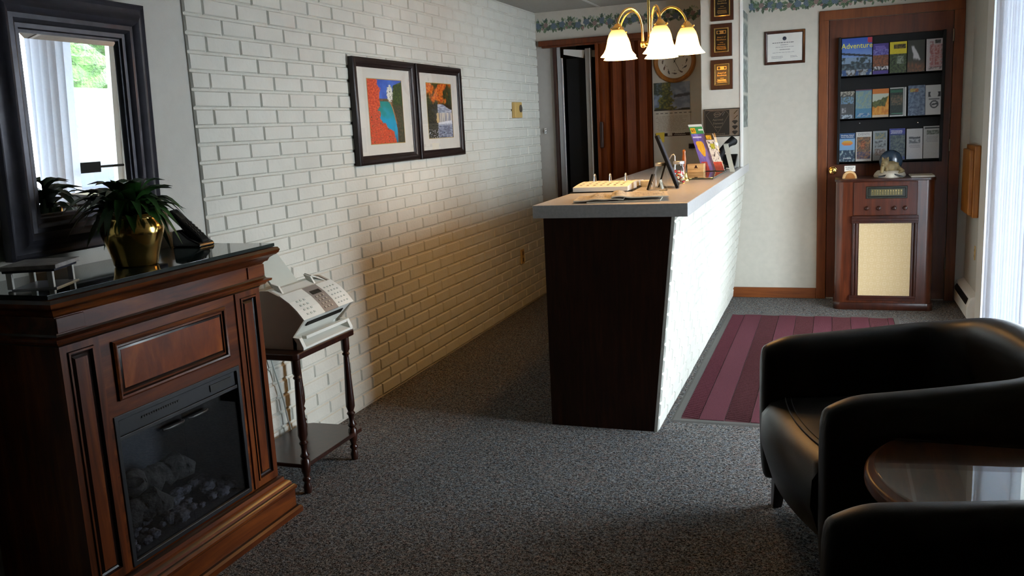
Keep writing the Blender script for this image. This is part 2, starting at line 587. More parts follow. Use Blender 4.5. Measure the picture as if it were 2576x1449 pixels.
# ------------------------------------------------------------------ room shell
b = MB().box(XL - 0.2, XR + 0.13, -1.6, YB + 1.5, -0.12, 0)
struct(b.build('floor', 'carpet'))
b = MB().box(XL - 0.2, XR + 2.0, -1.6, YB + 1.5, ZC, ZC + 0.15)  # runs past the right wall as an added unseen overhang cutting high sky light
struct(b.build('ceiling', 'ceil'))
g = MB()
for x in (-1.85, -0.63, 0.59):
    g.box(x - 0.012, x + 0.012, -1.4, YB, ZC - 0.004, ZC + 0.001)
for y in (1.0, 2.3, 3.6, 4.9, 6.2):
    g.box(XL, XR, y - 0.012, y + 0.012, ZC - 0.0045, ZC + 0.001)
struct(g.build('trim_1', 'ceil_grid'))

XP = XL - 0.018                                     # plaster plane behind the brick face
b = MB().box(XL - 0.2, XP, -1.6, YB + 1.5, 0, ZC)
struct(b.build('wall_left', 'plaster'))

def brickwork(mb, O, U, V, W, Hh, course, bl, first, d=0.008, mort=0.009, jit=0.0012, edge=0.005):
    O, U, V = Vector(O), Vector(U).normalized(), Vector(V)
    Vn = V.normalized()
    n = U.cross(Vn).normalized()
    rnd = random.Random(3)
    rows = int(math.ceil(Hh / course)) + 1
    for r in range(-1, rows):
        z0, z1 = r * course + mort / 2 + first[1], (r + 1) * course - mort / 2 + first[1]
        z0, z1 = max(z0, 0), min(z1, Hh)
        if z1 - z0 < 0.012:
            continue
        x = (0 if r % 2 == first[0] else -bl / 2)
        while x < W:
            a, c = max(0, x + mort / 2 if x > 0 else x), min(W, x + bl - mort / 2)
            if c - a > 0.02:
                e = edge
                dd = d + rnd.uniform(-jit, jit)
                back = [(a, z0), (c, z0), (c, z1), (a, z1)]
                fr = [(a + e, z0 + e), (c - e, z0 + e), (c - e, z1 - e), (a + e, z1 - e)]
                j = [rnd.uniform(-0.0012, 0.0012) for _ in range(8)]
                vs = [O + U * p + Vn * q for p, q in back] + [O + U * (p + j[2 * i]) + Vn * (q + j[2 * i + 1]) + n * dd for i, (p, q) in enumerate(fr)]
                mb.add(vs, [(4, 5, 6, 7), (0, 1, 5, 4), (1, 2, 6, 5), (2, 3, 7, 6), (3, 0, 4, 7)], 0)
            x += bl

b = MB()
Y0B = 2.945
b.box(XP, XL - 0.012, Y0B, YB, 0, ZC, 1)
brickwork(b, (XL - 0.012, Y0B, 0), (0, 1, 0), (0, 0, 1), YB - Y0B, ZC, 0.0735, 0.2225, (0, 0.0075))
struct(b.build('wall_brick', ['brick', 'mortar']))

# back wall (with the opening behind the reception desk)
OX0, OX1, OZ = -2.24, -1.42, 2.16
b = MB()
b.box(XL - 0.1, OX1, YB, YB + 0.12, OZ, ZC)
b.box(OX1, XR + 0.13, YB, YB + 0.12, 0, ZC)
struct(b.build('wall_back', 'wall_beige'))
b = MB().box(XL - 0.1, OX0, YB, YB + 0.12, 0, OZ)
struct(b.build('wall_jamb', 'wall_grey'))
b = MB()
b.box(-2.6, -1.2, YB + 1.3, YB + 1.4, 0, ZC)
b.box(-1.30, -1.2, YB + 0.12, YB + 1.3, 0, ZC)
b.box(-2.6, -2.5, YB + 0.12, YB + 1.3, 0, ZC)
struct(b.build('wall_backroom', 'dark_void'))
# front wall behind the viewer
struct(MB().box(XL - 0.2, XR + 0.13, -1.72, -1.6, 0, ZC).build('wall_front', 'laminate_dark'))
# right wall with window and entrance door openings
WY0, WY1, DY0, DY1, HZ = 3.60, 5.36, 5.50, 6.30, 2.26
b = MB()
b.box(XR, XR + 0.12, -1.6, WY0, 0, ZC)
b.box(XR, XR + 0.12, WY0, DY1, HZ, ZC)
b.box(XR, XR + 0.12, DY1, YB + 0.1, 0, ZC)
b.box(XR, XR + 0.12, WY1, DY0, 0, HZ)
b.box(XR, XR + 0.12, WY0, WY1, 0, 0.10)
struct(b.build('wall_right', 'plaster'))
# partition stub standing on the end of the counter
b = MB().box(-0.948, -0.645, 6.878, YB, 1.1085, ZC)
pw = struct(b.build('wall_partition', 'wall_beige'))
b = MB().box(-0.664, -0.6435, 6.872, 6.90, 1.1085, ZC)
struct(b.build('trim_2', 'white_paint', bevel=0.002))
# white trim beside the entrance glass
b = MB().box(XR - 0.02, XR, DY1, 6.66, 0, ZC)
struct(b.build('trim_3', 'white_paint', bevel=0.003))
# baseboards
b = MB().box(-0.79, -0.118, YB - 0.014, YB, 0, 0.085)
struct(b.build('baseboard_back', 'trim_wood_h', bevel=0.003))
b = MB().box(XR - 0.014, XR, 6.36, 6.66, 0, 0.07)
struct(b.build('baseboard_right', 'trim_wood_h', bevel=0.003))

# wallpaper border with roses
def border_fn(x0, length, seed):
    rnd = random.Random(seed)
    shapes = []
    x = -0.05
    k = 0
    while x < length + 0.1:
        big = (k % 3 != 2)
        cz = 0.066 + rnd.uniform(-0.008, 0.012)
        for _ in range(13):
            a = rnd.uniform(0, 2 * PI)
            d = rnd.uniform(0.022, 0.045)
            shapes.append(('leaf', x + d * math.cos(a), cz + d * math.sin(a) * 1.0, a + rnd.uniform(-.5, .5), rnd.uniform(0.016, 0.027), rnd.choice(['3a4c38', '4a6046', '33463f', '56694f'])))
        for _ in range(4):
            a = rnd.uniform(0.2, PI - 0.2)
            shapes.append(('leaf', x + 0.045 * math.cos(a), cz + 0.052 * math.sin(a), a, 0.012, rnd.choice(['8a9478', '7f8d86'])))
        shapes.append(('rose', x, cz, rnd.uniform(0, 6), 0.029 if big else 0.022, '4a6072' if big else '8d6a5e'))
        shapes.append(('rose', x + 0.04, cz - 0.027, rnd.uniform(0, 6), 0.014, rnd.choice(['9a6a5c', 'a98576'])))
        x += rnd.uniform(0.062, 0.075)
        k += 1
    bg = H('b5b0a3')
    def fn(u, v):
        px, pz = u * length, v * 0.145
        c = bg
        for s in shapes:
            dx, dz = px - s[1], pz - s[2]
            if abs(dx) > 0.05 or abs(dz) > 0.05:
                continue
            if s[0] == 'leaf':
                ca, sa = math.cos(s[3]), math.sin(s[3])
                a, q = dx * ca + dz * sa, -dx * sa + dz * ca
                w = 1 - (a / s[4]) ** 2
                if w > 0 and abs(q) < 0.42 * s[4] * w:
                    c = mixc(H(s[5]), (0.75, 0.78, 0.66), 0.35 if abs(q) < 0.0012 else 0.0)
            else:
                r = math.hypot(dx, dz)
                a = math.atan2(dz, dx)
                if r < s[4] * (0.9 + 0.1 * math.sin(5 * a + s[3])):
                    t = 0.5 + 0.5 * math.sin(r * 620 + 2.2 * a + s[3])
                    c = mixc(mixc(H(s[5]), (0.2, 0.22, 0.27), 0.55), mixc(H(s[5]), (0.80, 0.80, 0.76), 0.25), t)
        return c
    return fn
for nm, xa, xb in (('trim_4', XL, -0.948), ('trim_5', -0.645, XR)):
    L = xb - xa
    b = MB().paint((xa, YB - 0.0015, 2.252), (L, 0, 0), (0, 0, 0.145), int(L / 0.0032), 45, border_fn(0, L, 5 if nm == 'trim_4' else 11))
    struct(b.build(nm, 'print_matte'))

# ------------------------------------------------------------------ window, glass door, blinds
b = MB()
for y in (WY0, (WY0 + WY1) / 2 - 0.02, WY1 - 0.05):
    b.box(XR + 0.03, XR + 0.09, y, y + 0.05, 0.10, HZ)
b.box(XR + 0.03, XR + 0.09, WY0, WY1, 0.10, 0.15)
b.box(XR + 0.03, XR + 0.09, WY0, WY1, HZ - 0.05, HZ)
wn = struct(b.build('window_1', 'white_paint', bevel=0.002))
MB().box(XR + 0.056, XR + 0.062, WY0 + 0.04, WY1 - 0.04, 0.14, HZ - 0.04).build('window_pane', 'glass', wn)
b = MB()
fx0, fx1 = XR + 0.035, XR + 0.08
b.box(fx0, fx1, DY0, DY0 + 0.06, 0.02, HZ - 0.01)
b.box(fx0, fx1, DY1 - 0.06, DY1, 0.02, HZ - 0.01)
b.box(fx0, fx1, DY0, DY1, 0.02, 0.12)
b.box(fx0, fx1, DY0, DY1, HZ - 0.09, HZ - 0.01)
dr = struct(b.build('door_1', 'white_paint', bevel=0.002))
MB().box(XR + 0.052, XR + 0.058, DY0 + 0.05, DY1 - 0.05, 0.11, HZ - 0.08).build('door_pane', 'glass', dr)
b = MB()
b.tube([(XR - 0.02, DY0 + 0.05, 1.10), (XR - 0.02, DY1 - 0.05, 1.10)], 0.012, 8)
b.box(XR - 0.035, XR + 0.035, DY0 + 0.20, DY0 + 0.47, 1.055, 1.145)
b.build('push_bar', 'black_metal', dr, bevel=0.004)

bl = thing('vertical_blinds', 'white fabric vertical blinds hanging beside the glass entrance door', 'blinds', (0.84, 4.9, 0.03))
MB().box(0.81, 0.87, 3.4, 5.63, 2.16, 2.20).build('headrail', 'white_paint', bl, bevel=0.003)
k = 0
y = 5.60
while y > 4.50:
    ang = math.radians(24 + 3 * math.sin(k * 1.7))
    dx, dy = -math.sin(ang) * 0.045, math.cos(ang) * 0.045
    b = MB()
    n = 6
    vs, fs = [], []
    for i in range(n + 1):
        t = i / n * 2 - 1
        cv = 0.006 * (1 - t * t)
        px, py = 0.84 + dx * t + cv * math.cos(ang), y + dy * t + cv * math.sin(ang)
        vs += [(px, py, 0.04), (px, py, 2.16)]
    for i in range(n):
        fs.append((2 * i, 2 * i + 2, 2 * i + 3, 2 * i + 1))
    b.add(vs, fs)
    b.build('vane', 'vane', bl, smooth=60)
    y -= 0.078
    k += 1

# ------------------------------------------------------------------ doormat
t = thing('entrance_mat', 'burgundy ribbed entrance mat with grey rubber border beside the counter', 'mat', (-0.14, 5.45, 0))
MX0, MX1, MY0, MY1 = -0.748, 0.462, 4.183, 6.724
b = MB().frame((MX0, MY0, 0.0), (1, 0, 0), (0, 1, 0), MX1 - MX0, MY1 - MY0, [(0, 0.0005), (0.012, 0.006), (0.042, 0.006), (0.044, 0.003)])
b.box(MX0 + 0.02, MX1 - 0.02, MY0 + 0.02, MY1 - 0.02, 0.0005, 0.003)
b.build('rubber_border', 'rubber', t)
xs = [MX0 + 0.044, MX0 + 0.135]
while xs[-1] < MX1 - 0.16:
    xs.append(xs[-1] + 0.124)
xs.append(MX1 - 0.044)
plain, ribs = MB(), MB()
for i in range(len(xs) - 1):
    a, c = xs[i] + 0.002, xs[i + 1] - 0.002
    if i % 2 == 1:
        plain.box(a, c, MY0 + 0.044, MY1 - 0.044, 0.003, 0.0085)
    else:
        ribs.box(a, c, MY0 + 0.044, MY1 - 0.044, 0.003, 0.0045, 1)
        y = MY0 + 0.05
        sl = 0.03
        while y < MY1 - 0.05 - sl:
            ribs.prism([(a, y + sl, 0.0045), (a, y + sl + 0.016, 0.0045), (a, y + sl + 0.011, 0.010), (a, y + sl + 0.005, 0.010)], (c - a, -sl, 0), 0 if i == 0 else 1)
            y += 0.0275
plain.build('plain_stripes', 'mat_red', t)
ribs.build('ribbed_stripes', ['mat_red', 'mat_brown'], t)

# ------------------------------------------------------------------ reception counter
CY = 4.023
cn = thing('reception_counter', 'long reception counter with white brick front and dark end panel', 'counter', (-1.0, 5.7, 0))
bx0, bx1 = -0.775, -0.673                             # brick face at floor and under the top
b = MB().prism([(-1.316, CY, 0), (bx0 - 0.024, CY, 0), (bx1 - 0.024, CY, 1.045), (-1.316, CY, 1.045)], (0, 0.02, 0))
b.build('end_panel', 'laminate_dark', cn)
b = MB().prism([(-1.31, CY + 0.02, 0), (bx0 - 0.024, CY + 0.02, 0), (bx1 - 0.024, CY + 0.02, 1.045), (-1.31, CY + 0.02, 1.045)], (0, YB - CY - 0.024, 0))
b.build('cabinet', 'laminate_dark', cn)
b = MB()
Vs = Vector((bx1 - bx0, 0, 1.045))
b.prism([(bx0 - 0.023, CY, 0), (bx0 - 0.008, CY, 0), (bx1 - 0.008, CY, 1.045), (bx1 - 0.023, CY, 1.045)], (0, YB - CY - 0.003, 0), 1)
brickwork(b, (bx0 - 0.008, CY, 0), (0, 1, 0), Vs, YB - CY - 0.003, 1.049, 0.0735, 0.2225, (0, 0.0), d=0.008)
b.build('brick_front', ['brick', 'mortar'], cn)
b = MB().prism([(-1.368, CY - 0.006, 1.045), (-0.620, CY - 0.006, 1.045), (-0.645, YB, 1.045), (-1.40, YB, 1.045)], (0, 0, 0.063))
tag(b.build('countertop', 'laminate_grey', bevel=0.003), 'grey laminate worktop running along the top of the reception counter', 'countertop')
ZT = 1.108

# ------------------------------------------------------------------ accordion door and back opening
ad = thing('accordion_door', 'brown wood grain accordion folding door behind the counter', 'door', (-1.65, YB, 0))
b = MB()
xx = [-1.885, -1.815, -1.785, -1.74, -1.675, -1.63, -1.565, -1.525, -1.47, -1.42]
zz = [0.02, 0.0, 0.05, -0.015, 0.055, -0.01, 0.045, 0.0, 0.05, 0.0]
vs, fs = [], []
for x, d in zip(xx, zz):
    vs += [(x, YB - 0.035 + d, 0.01), (x, YB - 0.035 + d, 2.15)]
for i in range(len(xx) - 1):
    fs.append((2 * i, 2 * i + 2, 2 * i + 3, 2 * i + 1))
o = len(vs)
vs += [(v[0], v[1] + 0.008, v[2]) for v in vs]
fs += [(o + f[3], o + f[2], o + f[1], o + f[0]) for f in list(fs)]
b.add(vs, fs)
b.build('folding_panel', 'fold_wood', ad)
b = MB().box(-1.89, -1.865, YB - 0.05, YB + 0.0, 0.01, 2.15)
b.build('lead_post', 'fold_wood', ad, bevel=0.004)
b = MB().box(-1.862, -1.835, YB - 0.062, YB - 0.03, 1.28, 1.50)
b.build('handle', 'walnut', ad, bevel=0.006)
b = MB().box(-2.385, OX1, YB - 0.05, YB + 0.0, 2.155, 2.20)
b.box(-2.36, OX1, YB - 0.035, YB, 2.14, 2.156)
b.build('track', 'door_wood', ad, bevel=0.004)
b = MB().box(-2.266, -2.236, YB - 0.03, YB + 0.005, 0, 2.15)
struct(b.build('trim_6', 'walnut', bevel=0.003))
# dim back room fittings seen through the opening
t = thing('folding_screen', 'dark panels with grey metal edges standing in the dim opening behind counter', 'screen', (-2.05, YB + 0.1, 0))
b = MB().box(-2.005, -1.96, YB + 0.06, YB + 0.09, 0, 2.12)
b.build('grey_post', 'wall_grey', t, bevel=0.003)
b = MB().box(-1.964, -1.952, YB + 0.045, YB + 0.09, 0, 2.12)
b.build('metal_edge', 'silver', t, bevel=0.002)
b = MB().box(-2.262, -2.222, YB + 0.124, YB + 0.15, 0, 2.06)
b.build('side_strip', 'silver', t, bevel=0.004)
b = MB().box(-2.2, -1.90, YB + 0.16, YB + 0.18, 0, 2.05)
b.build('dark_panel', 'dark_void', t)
b = MB()
b.prism([(-2.205, YB + 0.1, 2.13), (-2.015, YB + 0.1, 2.11), (-2.03, YB + 0.1, 2.045), (-2.205, YB + 0.1, 2.085)], (0, 0.05, 0))
b.prism([(-1.955, YB + 0.1, 2.105), (-1.885, YB + 0.1, 2.10), (-1.885, YB + 0.1, 2.04), (-1.955, YB + 0.1, 2.05)], (0, 0.05, 0))
b.build('white_header', 'white', t)
b = MB().box(-2.372, -2.352, YB - 0.012, YB, 1.42, 1.47)
b.ball((-2.362, YB - 0.018, 1.445), (0.007, 0.007, 0.012))
tag(b.build('door_latch', 'chrome', smooth=40), 'small chrome latch on the grey jamb beside the brick wall', 'latch')

# ------------------------------------------------------------------ brown door with brochure rack
CX0, CX1, CZ = -0.118, 0.888, 2.245
b = MB()
cw = 0.07
b.box(CX0, CX0 + cw, YB - 0.02, YB, 0, CZ - cw)
b.box(CX1 - cw, CX1, YB - 0.02, YB, 0, CZ - cw)
b.box(CX0, CX1, YB - 0.02, YB, CZ - cw, CZ)
dr2 = struct(b.build('door_2', 'trim_wood', bevel=0.004))
b = MB().box(CX0 + cw + 0.003, CX1 - cw - 0.003, YB - 0.012, YB, 0.012, CZ - cw - 0.003)
b.build('door_slab', 'door_wood', dr2, bevel=0.002)
b = MB().lathe([(0.030, 0), (0.030, 0.006), (0.012, 0.010), (0.011, 0.035), (0.026, 0.045), (0.030, 0.060), (0.024, 0.074), (0.008, 0.079)], (-0.005, YB - 0.012, 1.03), 20, 0, 'Y')
b.build('door_knob', 'brass', dr2, smooth=35)
b = MB()
for z in (0.25, 1.15, 1.95):
    b.tube([(CX1 - cw - 0.002, YB - 0.024, z), (CX1 - cw - 0.002, YB - 0.024, z + 0.09)], 0.006, 8)
b.build('hinge', 'bronze', dr2, smooth=40)

RX0, RX1, RZ0, RZ1 = 0.022, 0.762, 1.078, 2.035
RY = YB - 0.012
rk = thing('brochure_rack', 'black wall rack holding three rows of travel brochures on the brown door', 'rack', (0.39, RY, 1.08))
b = MB().box(RX0, RX1, RY - 0.012, RY, RZ0, RZ1)
b.build('back_board', 'black', rk, bevel=0.003)
for x in (RX0, RX1 - 0.02):
    MB().box(x, x + 0.02, RY - 0.07, RY - 0.012, RZ0, RZ1).build('side_rail', 'black', rk, bevel=0.003)
rowz = []
for z in (1.082, 1.41, 1.73):
    b = MB().box(RX0 + 0.02, RX1 - 0.02, RY - 0.07, RY - 0.012, z, z + 0.012)
    b.box(RX0 + 0.02, RX1 - 0.02, RY - 0.070, RY - 0.065, z - 0.002, z + 0.016)
    b.build('shelf', 'black', rk)
    rowz.append(z + 0.013)
for x, z in ((0.185, 1.388), (0.595, 1.372)):
    b = MB().lathe([(0.005, 0), (0.004, 0.004), (0.001, 0.005)], (x, RY - 0.012, z), 10, 0, 'Y')
    b.build('screw', 'chrome', rk)

def blocks(base, spec, seed=0, amt=0.10, s=9):
    """spec: list of (u0,u1,v0,v1,color,noise color)"""
    def fn(u, v):
        c = H(base)
        for (u0, u1, v0, v1, c1, c2) in spec:
            if u0 <= u <= u1 and v0 <= v <= v1:
                c = H(c1)
                if c2:
                    c = mixc(c, H(c2), sm(-0.25, 0.35, fb(u, v * 2, s, seed + u0 * 7 + v0)))
        k = amt * fb(u, v * 2, s * 2, seed + 20)
        return tuple(x + k * 0.5 for x in c)
    return fn

def lines(mb, O, U, V, w, h, rows, seed, mi):
    """rows of tiny print, each row a broken line of strokes"""
    rnd = random.Random(seed)
    O, U, V = Vector(O), Vector(U).normalized(), Vector(V).normalized()
    n = U.cross(V)
    for i in range(rows):
        y = h * (1 - (i + 0.5) / rows)
        x = rnd.uniform(0, 0.1) * w
        while x < w * rnd.uniform(0.75, 1.0):
            l = rnd.uniform(0.04, 0.13) * w
            if x + l > w:
                break
            p = O + U * x + V * (y - h / rows * 0.18) + n * 0.0007
            mb.add([p, p + U * l, p + U * l + V * (h / rows * 0.36), p + V * (h / rows * 0.36)], [(0, 1, 2, 3)], mi)
            x += l + 0.02 * w

UX, VZ = (1, 0, 0), (0, 0, 1)
def brochure(label, x0, x1, z0, z1, fn, extra=None, tilt=0.0, th=0.003, yb=None, name='brochure', group='brochures in the wall rack', nx=24, ny=44):
    y0 = RY - 0.060 if yb is None else yb                # bottom leans out, top rests on the board
    lean = 0.038
    b = MB()
    b.dim = 0.72  # dimmer light at the door put into the print colours
    h = z1 - z0
    O = Vector((x0, y0 - th, z0))
    U = Vector((x1 - x0, 0, 0))
    V = Vector((0, lean, h))
    b.paint(O, U, V, nx, ny, fn, 0)
    nrm = U.cross(V).normalized()
    q = O - nrm * th
    b.add([O, O + U, O + U + V, O + V, q, q + U, q + U + V, q + V],
          [(4, 7, 6, 5), (0, 4, 5, 1), (1, 5, 6, 2), (2, 6, 7, 3), (3, 7, 4, 0)], 1)
    mats = ['print', 'paper']
    if extra:
        mats += extra(b, O, U, V, h)
    return tag(b.build(name, mats), label, 'brochure', group)

def cx(px):
    return 0.04 + (px - 250) * (0.712 / 982.0)          # crop column to metres on the door
def row(px0, px1):
    return cx(px0 + OFF), cx(px1 + OFF)
OFF = 2

tx = {}
def T(label_txt, size, u, v, m, sx=1.0):
    def ex(b, O, U, V, h):
        b.text(label_txt, size, O + U * u + V * v, U, V, 0.0008, 2, sx)
        return [m]
    return ex
mt = lambda n, c: M.setdefault(n, mat(n, c, 0.5))
mt('ink_yellow', 'd8cf3a'); mt('ink_white', 'e0e0e0'); mt('ink_dark', '1d1f22'); mt('ink_grey', '6c6f72'); mt('ink_violet', '8f7fd0'); mt('ink_red', 'a63a34')

def f_adv(u, v):
    if v > 0.86 and u > 0.86 - (v - 0.86) * 0.0 and (u - 0.86) + (v - 0.86) > 0.02:
        return H('b8324a')
    if v < 0.16:
        return mixc(H('9aa4ab'), H('4a4038'), sm(-.1, .3, fb(u, v, 14, 2))) if fb(u, v, 5, 9) > -0.2 else H('2f4f7f')
    if v < 0.33:
        return mixc(H('27333a'), H('5a6f78'), sm(-.2, .5, fb(u, v, 12, 3)))
    if abs(v - (0.60 - 0.10 * u)) < 0.028 and v > 0.3:
        return H('20262f')
    if v < 0.5:
        return mixc(H('7c93ab'), H('2c3a3a'), sm(-.05, .25, fb(u, v, 8, 4) + (0.3 if 0.35 < u < 0.85 and v < .48 else -.2)))
    return mixc(H('6f90c8'), H('2d53b0'), sm(0.5, 1.0, v + 0.06 * fb(u, v, 4, 6)))
x0, x1 = row(258, 553)
brochure('large blue travel magazine titled in yellow, top left of the rack', x0, x1, 1.745, 2.025, f_adv, T('Adventure', 0.056, 0.5, 0.79, 'ink_yellow', 0.92), nx=44, ny=60)
def ex_script(b, O, U, V, h):
    lines(b, O + U * 0.12 + V * 0.80, U, V, U.length * 0.8, h * 0.13, 3, 41, 2)
    return ['ink_violet']
x0, x1 = row(562, 712)
brochure('purple brochure with brown canyon picture beside the blue magazine', x0, x1, rowz[2], 1.972, blocks('4a3a86', [(0, 1, 0.14, 0.62, '8a5334', '5f4030'), (0, 1, 0.12, 0.26, '1f2024', 'd0d0d0'), (0, 1, 0.62, 0.8, '514a94', '7f7fc0')], 1), ex_script)
x0, x1 = row(724, 884)
brochure('brochure with bright yellow top above a green picture', x0, x1, rowz[2] - 0.004, 1.975, blocks('3f4e2c', [(0, 1, 0.02, 0.62, '4a5a34', '26301f'), (0.4, 0.85, 0.3, 0.55, '8f9a8a', '4f5a4a'), (0, 1, 0.63, 1, 'd8c52a', None), (0.25, 0.95, 0.78, 0.92, '6b5a22', '2b2413')], 2), nx=28)
x0, x1 = row(892, 1054)
brochure('dark brochure with white waterfall, fourth on the top shelf', x0, x1, rowz[2], 1.978, lambda u, v: mixc(mixc(H('3a3d36'), mixc(H('5f4a38'), H('8a5a3c'), sm(-.1, .4, fb(u, v, 9, 5))), sm(.42, .2, v)), H('d5d5d8'), sm(0.06, 0.0, abs(u - 0.28 - 0.62 * (0.85 - v) - 0.06 * nz(u, v, 6, 2)) - 0.07 - 0.22 * (0.8 - v)) * sm(0.34, 0.44, v + 0.05 * nz(u, v, 8, 4)) * sm(0.86, 0.78, v)), nx=30)
x0, x1 = row(1068, 1232)
def ex_pink(b, O, U, V, h):
    lines(b, O + U * 0.2 + V * 0.12, U, V, U.length * 0.72, h * 0.72, 22, 4, 2)
    return ['ink_red']
brochure('white brochure with pinkish red print, last on the top shelf', x0, x1, rowz[2], 1.978, blocks('c6bfc2', [(0.2, 0.38, 0.2, 0.92, 'a87f80', 'c9c0c0'), (0.48, 0.74, 0.2, 0.82, 'a97a78', 'cfc4c4'), (0.5, 0.8, 0.85, 0.97, '3a3a3c', '6a6a6a'), (0.8, 0.98, 0.2, 0.8, '8f7f84', 'b8a9ac'), (0.15, 0.9, 0.05, 0.14, '7d787a', 'c8c0c2')], 3), ex_pink)
OFF = 16
x0, x1 = row(238, 378)
brochure('charcoal brochure with pale sail picture, first on the middle shelf', x0, x1, rowz[1] - 0.004, 1.632, blocks('45484a', [(0, 1, 0.84, 1, '4c4a44', 'b0aa9a'), (0.05, 0.95, 0.55, 0.8, '6d8fae', '4e5a46'), (0.05, 0.95, 0.02, 0.16, '9fb0bd', '3c4650'), (0.1, 0.4, 0.25, 0.42, 'a3a6a8', '5a5d60')], 4))
x0, x1 = row(388, 546)
brochure('teal blue brochure with faint map, second on the middle shelf', x0, x1, rowz[1] - 0.004, 1.640, blocks('4a7f9c', [(0, 1, 0.96, 1, '6a3a4a', None), (0, 1, 0.35, 0.95, '6d8f9c', '86998a'), (0.1, 0.9, 0.07, 0.2, '2c6a9a', '9aa6ae')], 5))
x0, x1 = row(553, 711)
brochure('orange brochure with green hill, third on the middle shelf', x0, x1, rowz[1] - 0.002, 1.638, lambda u, v: H('c9742c') if v > 0.82 else (H('b8bfae') if v > 0.55 + 0.2 * u + 0.05 * fb(u, v, 5) else (mixc(H('5a6330'), H('3f4a25'), sm(-.2, .3, fb(u, v, 9))) if v > 0.35 + 0.25 * u * (1 - u) + 0.06 * fb(u, v, 4, 2) and u < 0.95 - 0.6 * (0.7 - v) else (mixc(H('d79a3a'), H('c27722'), sm(-.2, .4, fb(u, v, 7, 5))) if v > 0.1 else H('c9b59a')))), nx=30)
x0, x1 = row(722, 878)
brochure('dark green brochure with white margin, fourth on the middle shelf', x0, x1, rowz[1], 1.640, blocks('c9c9c4', [(0, 0.80, 0.05, 0.97, '16241e', '26332a'), (0.05, 0.78, 0.40, 0.74, '6b5a44', '3a3f34'), (0.04, 0.78, 0.82, 0.93, '22624a', None), (0.1, 0.8, 0.1, 0.13, '4f8a70', None), (0.86, 0.90, 0, 1, '55585a', None)], 6))
x0, x1 = row(896, 1056)
brochure('slate blue map brochure with yellow corner, fifth on the middle shelf', x0, x1, rowz[1], 1.648, blocks('566a86', [(0, 1, 0, 1, '52647e', '74869c'), (0.1, 0.6, 0.78, 0.9, 'a89a4a', '9a5a3a')], 7, 0.2, 6))
x0, x1 = row(1060, 1216)
brochure('white brochure with round black emblem, last on the middle shelf', x0, x1, rowz[1], 1.644, blocks('c6c6c6', [(0.15, 0.9, 0.6, 0.78, '34383e', '7c858c'), (0.2, 0.85, 0.5, 0.57, '55595c', 'a0a0a0'), (0.15, 0.85, 0.07, 0.16, 'a6a8a8', '787c7e')], 8) if False else (lambda u, v: (H('24282c') if 0.15 < u < 0.9 and 0.6 < v < 0.78 and not ((u - 0.52) ** 2 + ((v - 0.70) * 1.9) ** 2 < 0.06) else (H('3c4044') if 0.17 < math.hypot(u - 0.52, (v - 0.36) * 1.95) < 0.26 or (abs(u - 0.52) < 0.16 and abs(v - 0.36 - 0.1 * (u - .5)) < 0.03) else (H('6a6e70') if 0.2 < u < 0.85 and 0.50 < v < 0.56 else H('c4c4c4'))))), nx=34, ny=60)
OFF = 37
x0, x1 = row(216, 370)
def ex_mack(b, O, U, V, h):
    b.text('Mackinac Island', 0.0150, O + U * 0.5 + V * 0.925, U, V, 0.0008, 2)
    b.text('Ferry Schedule', 0.0150, O + U * 0.5 + V * 0.865, U, V, 0.0008, 2)
    b.text('Welcome', 0.0150, O + U * 0.5 + V * 0.14, U, V, 0.0008, 2)
    return ['ink_white']
brochure('blue island boat schedule with orange oval, first on the bottom shelf', x0, x1, rowz[0] - 0.002, 1.315, lambda u, v: mixc(H('d8762c'), H('c9b24a'), sm(.6, .75, v)) if ((u - 0.5) / 0.36) ** 2 + ((v - 0.66) / 0.09) ** 2 < 1 else (H('26527f') if v > 0.80 else (mixc(H('6fa0cc'), H('86aed0'), v) if v > 0.42 else mixc(H('1f3a52'), H('9fb4b0'), sm(.1, .5, fb(u, v, 8, 3))))), ex_mack, nx=28)
x0, x1 = row(378, 534)
brochure('white EVENTS brochure with photo collage on the bottom shelf', x0, x1, rowz[0] + 0.002, 1.320, blocks('c8c6c2', [(0.06, 0.94, 0.34, 0.84, '55483f', '9a7048'), (0.06, 0.94, 0.08, 0.34, '4a4460', '8f6a50'), (0.32, 0.6, 0.42, 0.7, 'b0653a', '6d4028')], 9, 0.2, 11), T('EVENTS', 0.024, 0.5, 0.915, 'ink_grey'))
x0, x1 = row(546, 686)
brochure('grey brochure with stacked small photos, third on the bottom shelf', x0, x1, rowz[0] + 0.005, 1.322, blocks('8f979b', [(0.14, 0.88, 0.72, 0.95, '5d7078', '8f8a6c'), (0.14, 0.88, 0.45, 0.67, '4c5054', '8f9698'), (0.14, 0.88, 0.18, 0.4, '6a5a54', '989290')], 10))
x0, x1 = row(706, 858)
def ex_iron(b, O, U, V, h):
    lines(b, O + U * 0.08 + V * 0.83, U, V, U.length * 0.84, h * 0.12, 3, 43, 2)
    return ['ink_white']
brochure('dark blue travel guide with white title, fourth on the bottom shelf', x0, x1, rowz[0] + 0.006, 1.335, blocks('2c3f78', [(0, 1, 0.82, 1, '3a3f94', None), (0.08, 1, 0.1, 0.78, '3a4a54', '5c6a66')], 11, 0.2, 8), ex_iron)
x0, x1 = row(872, 1025)
def ex_txt(r, seed, v0=0.08, vh=0.5):
    def ex(b, O, U, V, h):
        lines(b, O + U * 0.14 + V * v0, U, V, U.length * 0.74, h * vh, r, seed, 2)
        return ['ink_grey']
    return ex
brochure('white brochure with small grey bridge picture, fifth on the bottom shelf', x0, x1, rowz[0] + 0.008, 1.328, blocks('c2c2c4', [(0.16, 0.86, 0.52, 0.74, '6a7076', 'b0b4b8'), (0.16, 0.86, 0.68, 0.72, '404448', None)], 12, 0.05), ex_txt(3, 5, 0.36, 0.12))
